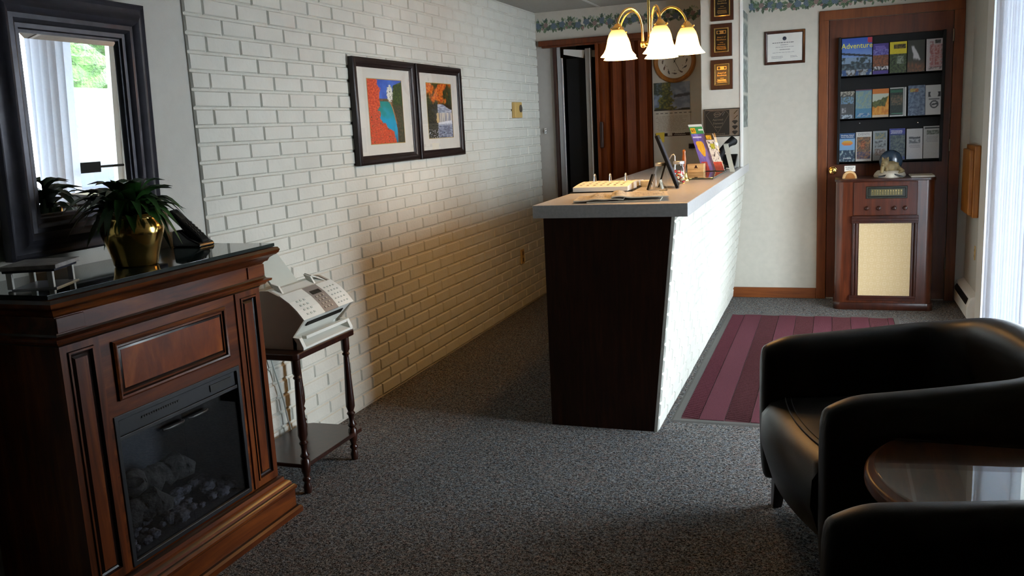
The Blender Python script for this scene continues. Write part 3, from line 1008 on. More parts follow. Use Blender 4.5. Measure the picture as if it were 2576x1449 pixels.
x0, x1 = row(1032, 1196)
brochure('pale grey brochure with dark header, last on the bottom shelf', x0, x1, rowz[0] + 0.010, 1.342, blocks('aeadaa', [(0.08, 0.95, 0.93, 0.975, '222426', None), (0.2, 0.9, 0.74, 0.88, '4e564c', '8a9088')], 13, 0.05), ex_txt(5, 6, 0.5, 0.2))

# ------------------------------------------------------------------ console radio and what stands on it
RF, RB = 6.985, 7.34
t = thing('console_radio', 'antique walnut console radio cabinet with cream speaker cloth before the door', 'radio', (0.355, 7.16, 0))
rx0, rx1, rzt = 0.012, 0.702, 0.985
b = MB()
def rounded(x0, x1, y0, y1, r, z, n=6):
    p = [(x0, y1, z)]
    for i in range(n + 1):
        a = PI + i / n * PI / 2
        p.append((x0 + r + r * math.cos(a), y0 + r + r * math.sin(a), z))
    for i in range(n + 1):
        a = 1.5 * PI + i / n * PI / 2
        p.append((x1 - r + r * math.cos(a), y0 + r + r * math.sin(a), z))
    p.append((x1, y1, z))
    return p
b.prism(rounded(rx0 + 0.008, rx1 - 0.008, RF + 0.008, RB, 0.055, 0.05), (0, 0, 0.925))
b.build('cabinet', 'radio_wood', t, smooth=35)
b = MB().prism(rounded(rx0, rx1, RF, RB, 0.05, 0.965), (0, 0, 0.02))
b.build('top', 'radio_dark', t, bevel=0.004, smooth=35)
b = MB().prism(rounded(rx0, rx1 + 0.004, RF - 0.006, RB, 0.05, 0.0), (0, 0, 0.055))
b.build('base', 'radio_dark', t, bevel=0.004, smooth=35)
b = MB().box(0.145, 0.578, RF - 0.002, RF + 0.02, 0.715, 0.962)
b.build('dial_panel', 'radio_wood', t, bevel=0.004)
b = MB()
for z, d in ((0.712, 0.018), (0.694, 0.026), (0.676, 0.018)):
    b.box(0.135, 0.588, RF - d, RF + 0.02, z - 0.018, z)
for z, d in ((0.112, 0.014), (0.094, 0.020)):
    b.box(0.125, 0.580, RF - d, RF + 0.02, z - 0.018, z)
for x in (0.140, 0.162, 0.542, 0.564):
    b.tube([(x + 0.01, RF + 0.0, 0.105), (x + 0.01, RF + 0.0, 0.66)], 0.011, 10)
b.build('grille_frame', 'radio_dark', t, bevel=0.003)
def f_cloth(u, v):
    c = H('c4b08c')
    x, y = u * 0.35, v * 0.55
    for off in (0.0, 0.045):
        q = math.hypot(((x + off) % 0.09) - 0.045, ((y + off) % 0.09) - 0.045)
        if q < 0.04 and (int(q / 0.008) % 2 == 0):
            return mixc(c, H('b89f70'), 0.55)
    return mixc(c, H('bfa878'), 0.3 + 0.3 * fb(u, v, 60))
b = MB().paint((0.186, RF - 0.003, 0.112), (0.358, 0, 0), (0, 0, 0.548), 120, 180, f_cloth)
b.build('speaker_cloth', 'print_matte', t)
b = MB().frame((0.228, RF - 0.003, 0.838), UX, VZ, 0.282, 0.092, [(0, 0), (0.004, 0.008), (0.012, 0.008), (0.016, 0.002)])
b.box(0.24, 0.498, RF - 0.006, RF, 0.85, 0.918)
dl = b.build('dial_bezel', 'dial_dark', t)
b = MB().box(0.262, 0.478, RF - 0.009, RF - 0.005, 0.862, 0.908)
for i in range(12):
    b.box(0.269 + i * 0.0178, 0.275 + i * 0.0178, RF - 0.0098, RF - 0.009, 0.890, 0.902, 1)
    b.box(0.2705 + i * 0.0178, 0.2735 + i * 0.0178, RF - 0.0098, RF - 0.009, 0.866, 0.886, 1)
b.build('dial_scale', ['dial', 'gold'], t)
for x in (0.237, 0.318, 0.425, 0.497):
    b = MB().lathe([(0.017, 0), (0.016, 0.006), (0.0135, 0.012), (0.013, 0.022), (0.009, 0.026), (0.002, 0.027)], (x, RF - 0.002, 0.768), 16, 0, 'Y')
    b.build('knob', 'radio_dark', t, smooth=35)
ztop = 0.985
t = thing('card_holder', 'pale half round log slice card holder on the radio', 'card holder', (0.115, 7.10, ztop))
b = MB()
p = [(0.115 + 0.052 * math.cos(a), 7.07, ztop + 0.058 * math.sin(a)) for a in [PI * i / 16 for i in range(17)]]
b.prism(p, (0, 0.05, 0))
b.build('log_slice', 'light_wood', t, bevel=0.004)
b = MB()
p = [(0.12 + 0.034 * math.cos(a), 7.066, ztop + 0.042 * math.sin(a)) for a in [PI * i / 12 for i in range(13)]]
b.prism(p, (0, 0.004, 0))
b.build('face_disc', 'oak', t)
b = MB().box(0.078, 0.155, 7.092, 7.098, ztop + 0.052, ztop + 0.094)
lines(b, (0.082, 7.092, ztop + 0.064), UX, VZ, 0.07, 0.026, 2, 12, 1)
tag(b.build('business_card', ['paper', 'ink_dark']), 'white business card held in the half round log slice', 'card')
t = thing('wolf_figurine', 'painted figurine of a tan wolf before a dark snowy dome on the radio', 'figurine', (0.40, 7.12, ztop))
b = MB()
vs, n = [], 28
prof = [(1.0, 0.0), (1.05, 0.012), (0.98, 0.03), (0.80, 0.05)]
b.lathe([(0.0 + 0.098 * r, ztop + z) for r, z in prof], (0.395, 7.12, 0), n, 0, wave=lambda z, a: 0.10 * math.sin(3 * a) + 0.06 * math.sin(7 * a))
b.build('snow_base', 'snow', t, smooth=50)
b = MB()
p = [(0.312 + 0.028 * i, 7.022 + 0.004 * math.sin(i), ztop + 0.016 + 0.014 * math.sin(i * PI / 6) + 0.003 * math.sin(5 * i)) for i in range(7)]
b.prism([(q[0], q[1], q[2]) for q in p] + [(q[0], q[1], q[2] - 0.012) for q in reversed(p)], (0, 0.01, 0))
b.build('rock_edge', 'bronze_dark', t)
b = MB().ball((0.40, 7.135, ztop + 0.115), (0.082, 0.04, 0.085), 24, 16)
b.build('snowy_dome', 'dome', t, smooth=60)
b = MB()
b.ball((0.395, 7.09, ztop + 0.075), (0.060, 0.035, 0.045), 16, 10, 0, 0.3, 5)
b.ball((0.36, 7.08, ztop + 0.105), (0.030, 0.026, 0.034), 14, 9, 0, 0.25, 6)
b.ball((0.345, 7.055, ztop + 0.098), (0.014, 0.022, 0.012), 10, 7)
b.tube([(0.345, 7.08, ztop + 0.13), (0.340, 7.078, ztop + 0.152)], [0.012, 0.002], 8)
b.tube([(0.375, 7.085, ztop + 0.13), (0.380, 7.083, ztop + 0.152)], [0.012, 0.002], 8)
b.tube([(0.345, 7.07, ztop + 0.09), (0.335, 7.055, ztop + 0.035)], [0.016, 0.012], 8)
b.tube([(0.375, 7.07, ztop + 0.08), (0.372, 7.05, ztop + 0.035)], [0.016, 0.012], 8)
b.tube([(0.44, 7.09, ztop + 0.07), (0.475, 7.07, ztop + 0.045), (0.45, 7.045, ztop + 0.035)], [0.022, 0.018, 0.006], 8)
b.build('wolf', 'fur', t, smooth=60)
b = MB()
for i in range(4):
    o = 0.004 * math.sin(i * 2.1)
    b.box(0.535 + o, 0.690 + o, 7.03 + o, 7.25 + o, ztop + i * 0.003, ztop + i * 0.003 + 0.0026, i % 2)
tag(b.build('leaflet_stack', ['paper', 'newsprint']), 'thin stack of white leaflets on the right end of the radio', 'leaflets')

# ------------------------------------------------------------------ right wall fittings
t = thing('baseboard_heater', 'white electric baseboard heater on the right wall by the radio', 'heater', (0.92, 7.02, 0))
b = MB().prism([(XR, 6.66, 0.02), (0.885, 6.66, 0.02), (0.885, 6.66, 0.10), (0.905, 6.66, 0.165), (XR, 6.66, 0.185)], (0, YB - 6.66, 0))
b.build('casing', 'white_paint', t, bevel=0.003)
b = MB().prism([(0.884, 6.72, 0.108), (0.8835, 6.72, 0.13), (0.897, 6.72, 0.152), (0.90, 6.72, 0.152)], (0, 0.6, 0))
b.build('vent_slot', 'black', t)
t = thing('wall_cabinet', 'shallow golden oak wall cabinet hanging on the right wall', 'cabinet', (0.94, 7.0, 0.70))
b = MB().box(0.912, XR, 6.81, 7.21, 0.705, 1.205)
b.build('back_board', 'oak', t, bevel=0.006)
b = MB().box(0.885, 0.913, 6.83, 7.18, 0.725, 1.175)
b.build('door', 'oak', t, bevel=0.006)
b = MB().box(XR - 0.006, XR, 6.87, 6.90, 0.40, 0.50)
b.box(XR - 0.008, XR - 0.005, 6.88, 6.89, 0.42, 0.44, 1)
b.box(XR - 0.008, XR - 0.005, 6.88, 6.89, 0.46, 0.48, 1)
tag(b.build('wall_outlet', ['ivory', 'walnut'], bevel=0.001), 'ivory outlet plate low on the right wall above the heater', 'outlet')

# ------------------------------------------------------------------ fittings on the brick wall
FX = XL + 0.0
t = thing('thermostat', 'beige rectangular thermostat with round dial high on the brick wall', 'thermostat', (FX, 6.77, 1.56))
b = MB().box(FX - 0.004, FX + 0.028, 6.69, 6.855, 1.562, 1.686)
b.build('housing', 'ivory', t, bevel=0.005)
b = MB().lathe([(0.030, 0), (0.030, 0.006), (0.024, 0.009), (0.005, 0.010)], (FX + 0.028, 6.81, 1.635), 18, 0, 'X')
b.build('dial', 'bronze', t, smooth=35)
b = MB().box(FX - 0.003, FX + 0.006, 6.725, 6.80, 0.375, 0.495)
b.box(FX + 0.006, FX + 0.008, 6.75, 6.775, 0.39, 0.425, 1)
b.box(FX + 0.006, FX + 0.008, 6.75, 6.775, 0.445, 0.48, 1)
tag(b.build('wall_outlet', ['ivory', 'walnut'], bevel=0.001), 'ivory outlet plate low on the brick wall behind counter', 'outlet')

UY = (0, 1, 0)
def f_art_lake(u, v):
    n = fb(u, v * 1.5, 5, 1)
    # red maple on the left
    edge = 0.42 + 0.16 * math.sin(v * 5.2 + 1.2) * (1 - v) + 0.10 * nz(u, v, 9, 4) - 0.14 * max(0, v - 0.78) * 3 + (0.22 * sm(0.4, 0.05, v))
    fine = fb(u * 1.4, v * 2.2, 17, 8)
    if u < edge - 0.05 + 0.05 * fine:
        if fine > 0.42 and v < 0.5:
            return H('3a4a2c')
        return mixc(H('c23a20'), H('ef6a3c'), sm(-.4, .5, fine))
    # lake
    shore = 0.56 + 0.33 * (0.68 - v) ** 0.5 if v < 0.68 else 9
    lk = 0.60 + 0.36 * math.sqrt(max(0, 0.66 - v)) - 0.25 * max(0, 0.25 - v)
    if v < 0.66 and u < lk:
        c = mixc(H('1f8f86'), H('1f9fc4'), sm(.62, .3, v + 0.15 * n))
        c = mixc(c, H('1c6f94'), sm(.18, 0, v))
        if u > lk - 0.03:
            c = H('b07a4c') if v > .3 else H('6a4a38')
        return c
    if v > 0.60:
        sky = 0.62 + 0.30 * sm(0.55, 1.0, u) * 0.0
        rock = math.hypot((u - 0.64) / 0.09, (v - 0.79) / 0.13)
        if rock < 1 + 0.35 * fine:
            return mixc(H('e8e4d6'), H('5a6a4a'), sm(.2, .6, fine))
        if u > 0.74 - 0.10 * (0.9 - v) + 0.03 * fine and v < 0.97 - 0.25 * (0.95 - u):
            return mixc(H('26391c'), H('5a6b2c'), sm(-.2, .5, fine))
        if v > 0.70:
            return mixc(H('3a5cb8'), H('4a72cc'), sm(-.3, .3, n))
        return mixc(H('8a5a40'), H('47552c'), sm(-.2, .4, fine))
    return mixc(H('2c3a20'), H('6d5440'), sm(-.3, .5, fine))

def f_art_falls(u, v):
    fine = fb(u * 1.5, v * 2, 14, 3)
    n = fb(u, v, 5, 6)
    if v > 0.62:
        c = mixc(H('243218'), H('46502a'), sm(-.3, .4, fine))
        o = sm(0.25, 0.55, 0.5 * n + 0.45 + 0.35 * sin2(u, v))
        return mixc(c, mixc(H('c8461c'), H('ef8a2a'), sm(-.3, .3, fine)), o * sm(.60, .72, v + 0.12 * n))
    top = 0.66 - 0.14 * sm(0.45, 1.0, u)
    if u > 0.42 and v > 0.46 and v < top:
        return mixc(H('8e94a4'), H('c6cad4'), sm(-.2, .3, nz(u, v * 6, 7, 3)))
    if u > 0.36 + 0.04 * fine and 0.28 + 0.07 * (u - .4) < v <= 0.46:
        s = nz(u, v * 0.15, 26, 5)
        c = mixc(H('d9cdb8'), H('8d90a0'), sm(-.1, .3, s))
        return mixc(c, H('d2a552'), 0.6 * sm(0.50, 0.42, u) * sm(.3, .2, abs(v - .4)))
    if v <= 0.35 and u > 0.40 + 0.05 * fine:
        if 0.22 < v and u < 0.98:
            return mixc(H('e6e6ea'), H('9aa0ae'), sm(.28, .22, v + 0.02 * fine))
        c = mixc(H('6f7688'), H('a7aebe'), sm(-.2, .4, nz(u * 2, v * 9, 4, 8)))
        if fine > 0.55:
            c = H('2c2c2a')
        return c
    if v < 0.16 and fine > 0.35:
        return H('b8bcc4')
    return mixc(H('171a12'), H('4a4026'), sm(-.3, .5, fine))
def sin2(u, v):
    return math.sin(u * 7 + 2 * v) * math.cos(v * 6 - u)

def picture(name, label, y0, y1, z0, z1, fn, iy0, iy1, iz0, iz1):
    t = thing(name, label, 'picture', (XL + 0.02, (y0 + y1) / 2, z0), 0, 'framed autumn prints on the brick wall')
    b = MB().frame((XL + 0.002, y0, z0), UY, VZ, y1 - y0, z1 - z0, [(0, 0), (0, 0.026), (0.006, 0.032), (0.018, 0.034), (0.030, 0.030), (0.036, 0.022), (0.046, 0.020), (0.05, 0.017), (0.05, 0.010)])
    b.build('frame', 'espresso', t, smooth=40)
    b = MB().frame((XL + 0.012, y0 + 0.048, z0 + 0.048), UY, VZ, y1 - y0 - 0.096, z1 - z0 - 0.096, [(0, 0), (min(iy0 - y0, 9) - 0.048, 0.0)]) if False else MB()
    X = XL + 0.014
    a0, a1, c0, c1 = y0 + 0.046, y1 - 0.046, z0 + 0.046, z1 - 0.046
    for (p, q, r, s) in ((a0, a1, c0, iz0), (a0, a1, iz1, c1), (a0, iy0, iz0, iz1), (iy1, a1, iz0, iz1)):
        b.box(X - 0.003, X, p, q, r, s)
    b.build('mat_board', 'matboard', t)
    b = MB()
    for (p, q, r, s) in ((iy0 - .004, iy1 + .004, iz0 - .004, iz0), (iy0 - .004, iy1 + .004, iz1, iz1 + .004), (iy0 - .004, iy0, iz0, iz1), (iy1, iy1 + .004, iz0, iz1)):
        b.box(X - 0.001, X + 0.0008, p, q, r, s)
    b.build('mat_bevel', 'matcore', t)
    b = MB().paint((X - 0.002, iy0, iz0), (0, iy1 - iy0, 0), (0, 0, iz1 - iz0), 90, 120, fn)
    b.build('print', 'print', t)
    b = MB().box(X + 0.0035, X + 0.0045, a0, a1, c0, c1)
    b.build('glazing', 'pic_glass', t)

# ------------------------------------------------------------------ mirror (leans out at the top)
mth = math.radians(2.0)
t = thing('wall_mirror', 'large mirror in a wide dark moulded frame hanging above the fireplace', 'mirror', (XP + 0.013, 2.32, 1.15))
t.rotation_euler = (0, mth, math.radians(1.0))
my0, my1, mh = 1.985 - 2.32, 2.662 - 2.32, 0.835
b = MB().frame((0, my0, 0), UY, VZ, my1 - my0, mh, [(0, 0), (0, 0.030), (0.008, 0.036), (0.018, 0.030), (0.030, 0.034), (0.045, 0.050), (0.060, 0.056), (0.072, 0.050), (0.080, 0.042), (0.095, 0.044), (0.104, 0.038), (0.108, 0.030), (0.122, 0.030), (0.126, 0.022), (0.132, 0.022), (0.136, 0.012)])
b.build('frame', 'mirror_frame', t, local=True, smooth=30)
gy0, gy1, gz0, gz1 = my0 + 0.134, my1 - 0.134, 0.134, mh - 0.134
bv = 0.018
b = MB()
o = [(0.014, gy0, gz0), (0.014, gy1, gz0), (0.014, gy1, gz1), (0.014, gy0, gz1)]
i = [(0.017, gy0 + bv, gz0 + bv), (0.017, gy1 - bv, gz0 + bv), (0.017, gy1 - bv, gz1 - bv), (0.017, gy0 + bv, gz1 - bv)]
b.add(o + i, [(4, 5, 6, 7), (0, 1, 5, 4), (1, 2, 6, 5), (2, 3, 7, 6), (3, 0, 4, 7)])
b.build('mirror_glass', 'mirror', t, local=True)

# ------------------------------------------------------------------ electric fireplace
fp = thing('electric_fireplace', 'mahogany electric fireplace mantel with black firebox against the left wall', 'fireplace', (-2.2, 2.3, 0))
FBX, FF, FY0, FY1 = XP + 0.003, -2.06, 1.825, 2.762
PW = 0.145                                            # pilaster width
b = MB()
b.box(FBX, FF - 0.012, FY0 + 0.002, FY0 + 0.03, 0.10, 0.95)
b.box(FBX, FF - 0.012, FY1 - 0.03, FY1 - 0.002, 0.10, 0.95)
b.box(FBX, FF - 0.012, FY0 + 0.03, FY1 - 0.03, 0.90, 0.95)
b.box(FBX, FF - 0.012, FY0 + 0.03, FY1 - 0.03, 0.10, 0.17)
b.build('carcass', 'mahog', fp)
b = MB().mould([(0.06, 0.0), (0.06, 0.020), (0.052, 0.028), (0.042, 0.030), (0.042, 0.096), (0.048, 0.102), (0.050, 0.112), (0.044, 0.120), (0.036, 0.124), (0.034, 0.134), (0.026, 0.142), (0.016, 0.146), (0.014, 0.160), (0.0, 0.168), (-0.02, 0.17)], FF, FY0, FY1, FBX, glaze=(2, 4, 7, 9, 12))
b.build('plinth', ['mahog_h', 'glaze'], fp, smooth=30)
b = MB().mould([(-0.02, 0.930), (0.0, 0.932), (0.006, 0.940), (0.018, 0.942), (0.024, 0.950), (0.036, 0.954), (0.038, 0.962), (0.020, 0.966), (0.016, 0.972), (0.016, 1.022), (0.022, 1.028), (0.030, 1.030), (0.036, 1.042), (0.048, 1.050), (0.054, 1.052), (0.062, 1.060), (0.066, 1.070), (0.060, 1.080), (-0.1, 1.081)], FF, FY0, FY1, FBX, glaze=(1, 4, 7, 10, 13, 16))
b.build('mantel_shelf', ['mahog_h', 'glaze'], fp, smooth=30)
b = MB()
for y in (FY0 - 0.016, FY1 + 0.016 - 0.10):
    MB().box(FF + 0.016, FF + 0.022, y, y + 0.10, 0.976, 1.020).build('frieze_block', 'mahog_h', fp, bevel=0.002)
for y in (FY0, FY1 - PW):
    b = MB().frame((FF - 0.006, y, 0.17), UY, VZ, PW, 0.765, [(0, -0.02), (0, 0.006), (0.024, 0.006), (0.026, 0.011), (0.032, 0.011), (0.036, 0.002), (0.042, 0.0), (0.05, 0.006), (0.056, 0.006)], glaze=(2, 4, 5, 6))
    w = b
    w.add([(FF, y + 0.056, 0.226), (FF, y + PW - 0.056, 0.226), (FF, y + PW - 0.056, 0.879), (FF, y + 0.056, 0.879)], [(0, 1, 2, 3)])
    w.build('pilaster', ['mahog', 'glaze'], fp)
# front field: frieze panel above the firebox
IY0, IY1 = FY0 + PW, FY1 - PW
BZ0, BZ1 = 0.172, 0.668
b = MB()
b.box(FF - 0.03, FF - 0.006, IY0, IY1, BZ1, 0.935)
b.box(FF - 0.03, FF - 0.006, IY0, IY0 + 0.018, 0.168, BZ1)
b.box(FF - 0.03, FF - 0.006, IY1 - 0.018, IY1, 0.168, BZ1)
b.build('front_rail', 'mahog_h', fp)
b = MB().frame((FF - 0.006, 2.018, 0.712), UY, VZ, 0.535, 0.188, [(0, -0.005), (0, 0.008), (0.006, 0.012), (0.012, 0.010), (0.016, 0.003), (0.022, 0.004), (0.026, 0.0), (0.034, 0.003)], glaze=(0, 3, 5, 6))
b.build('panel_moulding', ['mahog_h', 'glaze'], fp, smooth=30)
b = MB().box(FF - 0.006, FF - 0.003, 2.05, 2.522, 0.745, 0.868)
b.build('frieze_panel', 'mahog_burl', fp)
fb_ = MB()
fy0, fy1 = IY0 + 0.018, IY1 - 0.018
fb_.frame((FF - 0.008, fy0, BZ0), UY, VZ, fy1 - fy0, BZ1 - BZ0, [(0, -0.015), (0, 0.006), (0.016, 0.006), (0.018, 0.0)])
fb_.box(FF - 0.02, FF - 0.006, fy0 + 0.016, fy1 - 0.016, 0.585, 0.598)
fb_.box(FF - 0.02, FF - 0.012, fy0 + 0.016, fy1 - 0.016, 0.598, BZ1 - 0.016)
fbx = fb_.build('firebox_frame', 'black_metal', fp, bevel=0.0015)
b = MB()
for i in range(16):
    b.box(FF - 0.013, FF - 0.009, fy0 + 0.12 + i * 0.011, fy0 + 0.127 + i * 0.011, 0.628, 0.634)
b.build('vent_slots', 'bronze_dark', fbx)
MB().box(FF - 0.013, FF - 0.008, fy1 - 0.16, fy1 - 0.045, 0.612, 0.636).build('control_strip', 'bronze_dark', fbx)
b = MB()
b.box(FF - 0.30, FF - 0.29, fy0, fy1, BZ0, 0.60)
b.box(FF - 0.30, FF - 0.02, fy0, fy0 + 0.01, BZ0, 0.60)
b.box(FF - 0.30, FF - 0.02, fy1 - 0.01, fy1, BZ0, 0.60)
b.box(FF - 0.30, FF - 0.02, fy0, fy1, BZ0, BZ0 + 0.01)
b.box(FF - 0.30, FF - 0.02, fy0, fy1, 0.59, 0.60)
b.build('firebox_interior', 'fire_back', fp)
b = MB()
ym = (fy0 + fy1) / 2
b.box(FF - 0.016, FF - 0.013, fy0 + 0.016, ym - 0.001, BZ0 + 0.016, 0.585)
b.box(FF - 0.016, FF - 0.013, ym + 0.001, fy1 - 0.016, BZ0 + 0.016, 0.585)
gd = b.build('glass_door', 'fire_glass', fp)
b = MB()
b.tube([(FF - 0.004, ym - 0.11, 0.560), (FF + 0.004, ym - 0.09, 0.560), (FF + 0.004, ym - 0.025, 0.560), (FF - 0.004, ym - 0.012, 0.560)], 0.006, 8)
b.tube([(FF - 0.004, ym + 0.012, 0.560), (FF + 0.004, ym + 0.025, 0.560), (FF + 0.004, ym + 0.09, 0.560), (FF - 0.004, ym + 0.11, 0.560)], 0.006, 8)
b.build('door_handle', 'black_metal', gd, smooth=40)
def logm(p0, p1, r):
    b = MB()
    P0, P1 = Vector(p0), Vector(p1)
    n = 14
    b.tube([P0 + (P1 - P0) * (i / n) + Vector((0, 0, 0.012 * math.sin(i * 1.9))) for i in range(n + 1)], [r * (0.9 + 0.22 * noise.noise(Vector((i * 0.8, r * 90, 2)))) * (0.85 if i in (0, n) else 1) for i in range(n + 1)], 12)
    return b
logm((FF - 0.16, fy0 + 0.05, 0.27), (FF - 0.07, fy0 + 0.24, 0.30), 0.048).build('log', 'log', fp, smooth=60)
logm((FF - 0.20, fy0 + 0.19, 0.33), (FF - 0.13, fy0 + 0.43, 0.35), 0.05).build('log', 'log', fp, smooth=60)
logm((FF - 0.12, fy0 + 0.16, 0.38), (FF - 0.22, fy0 + 0.27, 0.33), 0.04).build('log', 'log', fp, smooth=60)
b = MB()
rnd = random.Random(4)
for i in range(70):
    y = fy0 + 0.03 + rnd.random() * (fy1 - fy0 - 0.06)
    x = FF - 0.04 - rnd.random() * 0.16
    r = rnd.uniform(0.012, 0.026)
    b.ball((x, y, BZ0 + 0.02 + r * 0.6 + 0.15 * max(0, FF - 0.06 - x)), (r, r * 1.3, r * 0.8), 8, 6, 0, 0.5, 8)
o = b.build('ember_bed', 'ember', fp, smooth=50)
o['kind'] = 'stuff'
b = MB().box(FBX + 0.005, -2.012, FY0 - 0.055, FY1 + 0.058, 1.082, 1.0935, 1)
b.box(FBX + 0.006, -2.013, FY0 - 0.054, FY1 + 0.057, 1.0930, 1.094, 0)
ZG = 1.094
M['tglass'] = glass_mat('clear_table_glass', (0.93, 0.96, 0.94), 1.55)
def slab_mat():
    m, nt, bb = new_mat('dark_green_glass_top')
    bb.inputs['Base Color'].default_value = (0.012, 0.022, 0.018, 1)
    bb.inputs['Roughness'].default_value = 0.04
    bb.inputs['Specular IOR Level'].default_value = 0.9
    bb.inputs['IOR'].default_value = 1.6
    return m
M['slab'] = slab_mat()
M['slab_edge'] = mat('green_glass_edge', '0c1a16', 0.6, spec=0.15)
tag(b.build('mantel_glass', ['slab', 'slab_edge']), 'thin plate glass cover lying on the fireplace mantel', 'glass top')

# pot with plant
t = thing('brass_planter', 'round bellied polished brass planter on the mantel glass', 'planter', (-2.187, 2.292, ZG))
px, py = -2.187, 2.292
b = MB().lathe([(0.066, 0.0), (0.070, 0.006), (0.074, 0.03), (0.086, 0.07), (0.098, 0.105), (0.100, 0.122), (0.094, 0.142), (0.083, 0.155), (0.084, 0.162), (0.094, 0.172), (0.091, 0.174), (0.080, 0.160), (0.076, 0.15)], (px, py, ZG), 40)
b.build('pot', 'brass', t, smooth=60)
t = thing('potted_plant', 'leafy dark green plant with long pointed leaves in the brass planter', 'plant', (px, py, ZG + 0.14))
b = MB().lathe([(0.0005, 0.148), (0.078, 0.150)], (px, py, ZG), 20, caps=False)
b.build('soil', 'soil', t)
lf = MB()
rnd = random.Random(21)
def leaf(az, L, rise, droop, w, base):
    d = Vector((math.cos(az), math.sin(az), 0))
    s = Vector((-d.y, d.x, 0))
    n = 9
    vs, fs = [], []
    for i in range(n + 1):
        q = i / n
        p = Vector(base) + d * (L * (0.15 * q + 0.85 * q ** 1.25)) + Vector((0, 0, rise * math.sin(min(1, q * 1.25) * PI / 2) - droop * q ** 2.6))
        ww = w * (math.sin(PI * min(1, 0.08 + q * 0.92)) ** 0.8) * (0.35 + 0.65 * sm(0.1, 0.4, q)) if q < 1 else 0.0004
        vs += [p - s * ww, p + Vector((0, 0, -ww * 0.35)), p + s * ww]
    for i in range(n):
        a = 3 * i
        fs += [(a, a + 1, a + 4, a + 3), (a + 1, a + 2, a + 5, a + 4)]
    lf.add(vs, fs)
for i in range(56):
    az = rnd.uniform(0, 2 * PI)
    L = rnd.uniform(0.10, 0.195)
    if math.cos(az) < 0:
        L = min(L, 0.15 / max(0.3, -math.cos(az)))
    if math.cos(az - 0.5) > 0.4:
        L = min(L, 0.145)
    leaf(az, L, rnd.uniform(0.05, 0.13), rnd.uniform(0.03, 0.17), rnd.uniform(0.011, 0.026), (px + 0.03 * math.cos(az), py + 0.03 * math.sin(az), ZG + 0.145))
for az in (0.2, 1.2, 2.2, 3.3, 4.1, 5.3, 1.7, 4.9):
    leaf(az, 0.16, 0.125, 0.02, 0.034, (px, py, ZG + 0.145))
    leaf(az + 0.5, 0.12, 0.15, 0.02, 0.028, (px, py, ZG + 0.145))
lf.build('foliage', 'leaf', t, smooth=80)

# cordless phone
t = thing('cordless_phone', 'black cordless phone standing in its charging base on the mantel', 'phone', (-2.31, 2.755, ZG), math.radians(0))
b = MB()
b.prism([(-2.392, 2.70, ZG), (-2.262, 2.70, ZG), (-2.268, 2.70, ZG + 0.016), (-2.315, 2.70, ZG + 0.036), (-2.355, 2.70, ZG + 0.068), (-2.388, 2.70, ZG + 0.062)], (0, 0.09, 0))
b.build('charging_base', 'black_gloss', t, bevel=0.006, segs=3)
b = MB()
dirv = Vector((-0.70, -0.10, 0.68)).normalized()
o = Vector((-2.262, 2.722, ZG + 0.020))
U = Vector((0, 1, 0)); U = (U - dirv * U.dot(dirv)).normalized()
W = dirv.cross(U)
W = -W if W.z < 0 else W
b.obox(o, U * 0.05, dirv * 0.180, -W * 0.026)
b.build('handset', 'black', t, bevel=0.009, segs=3)
W = -W if W.z < 0 else W
b = MB()
for r in range(5):
    for c in range(3):
        q = o + U * (0.009 + c * 0.0125) + dirv * (0.03 + r * 0.016) + W * 0.0005
        b.obox(q, U * 0.0085, dirv * 0.009, W * 0.0025)
b.obox(o + U * 0.008 + dirv * 0.122 + W * 0.0003, U * 0.034, dirv * 0.034, W * 0.0012)
b.build('keypad', 'bronze_dark', t)

# small stand at the near end of the mantel
t = thing('mantel_stand', 'small slate topped stand on chrome legs at the near end of mantel', 'stand', (-2.16, 1.90, ZG))
rz = math.radians(24)
def rt(x, y, z):
    return (-2.16 + x * math.cos(rz) - y * math.sin(rz), 1.90 + x * math.sin(rz) + y * math.cos(rz), ZG + z)
def rbox(b, x0, x1, y0, y1, z0, z1, mi=0):
    O = Vector(rt(x0, y0, z0))
    b.obox(O, Vector(rt(x1, y0, z0)) - O, Vector(rt(x0, y1, z0)) - O, Vector(rt(x0, y0, z1)) - O, mi)
b = MB(); rbox(b, -0.10, 0.062, -0.06, 0.11, 0.058, 0.070); b.build('slab', 'tan_panel', t, bevel=0.0015)
b = MB(); rbox(b, -0.093, 0.054, -0.052, 0.10, 0.050, 0.058); b.build('under_tray', 'navy', t, bevel=0.0015)
for x in (-0.084, 0.030):
    for y in (-0.05, 0.085):
        b = MB(); rbox(b, x, x + 0.016, y, y + 0.012, 0.003, 0.052); b.build('leg', 'white', t, bevel=0.0015)  # white colour stands in for bright reflections on the chrome
b = MB(); rbox(b, -0.07, 0.055, -0.055, 0.10, 0.0, 0.004); b.build('base_plate', 'silver', t)

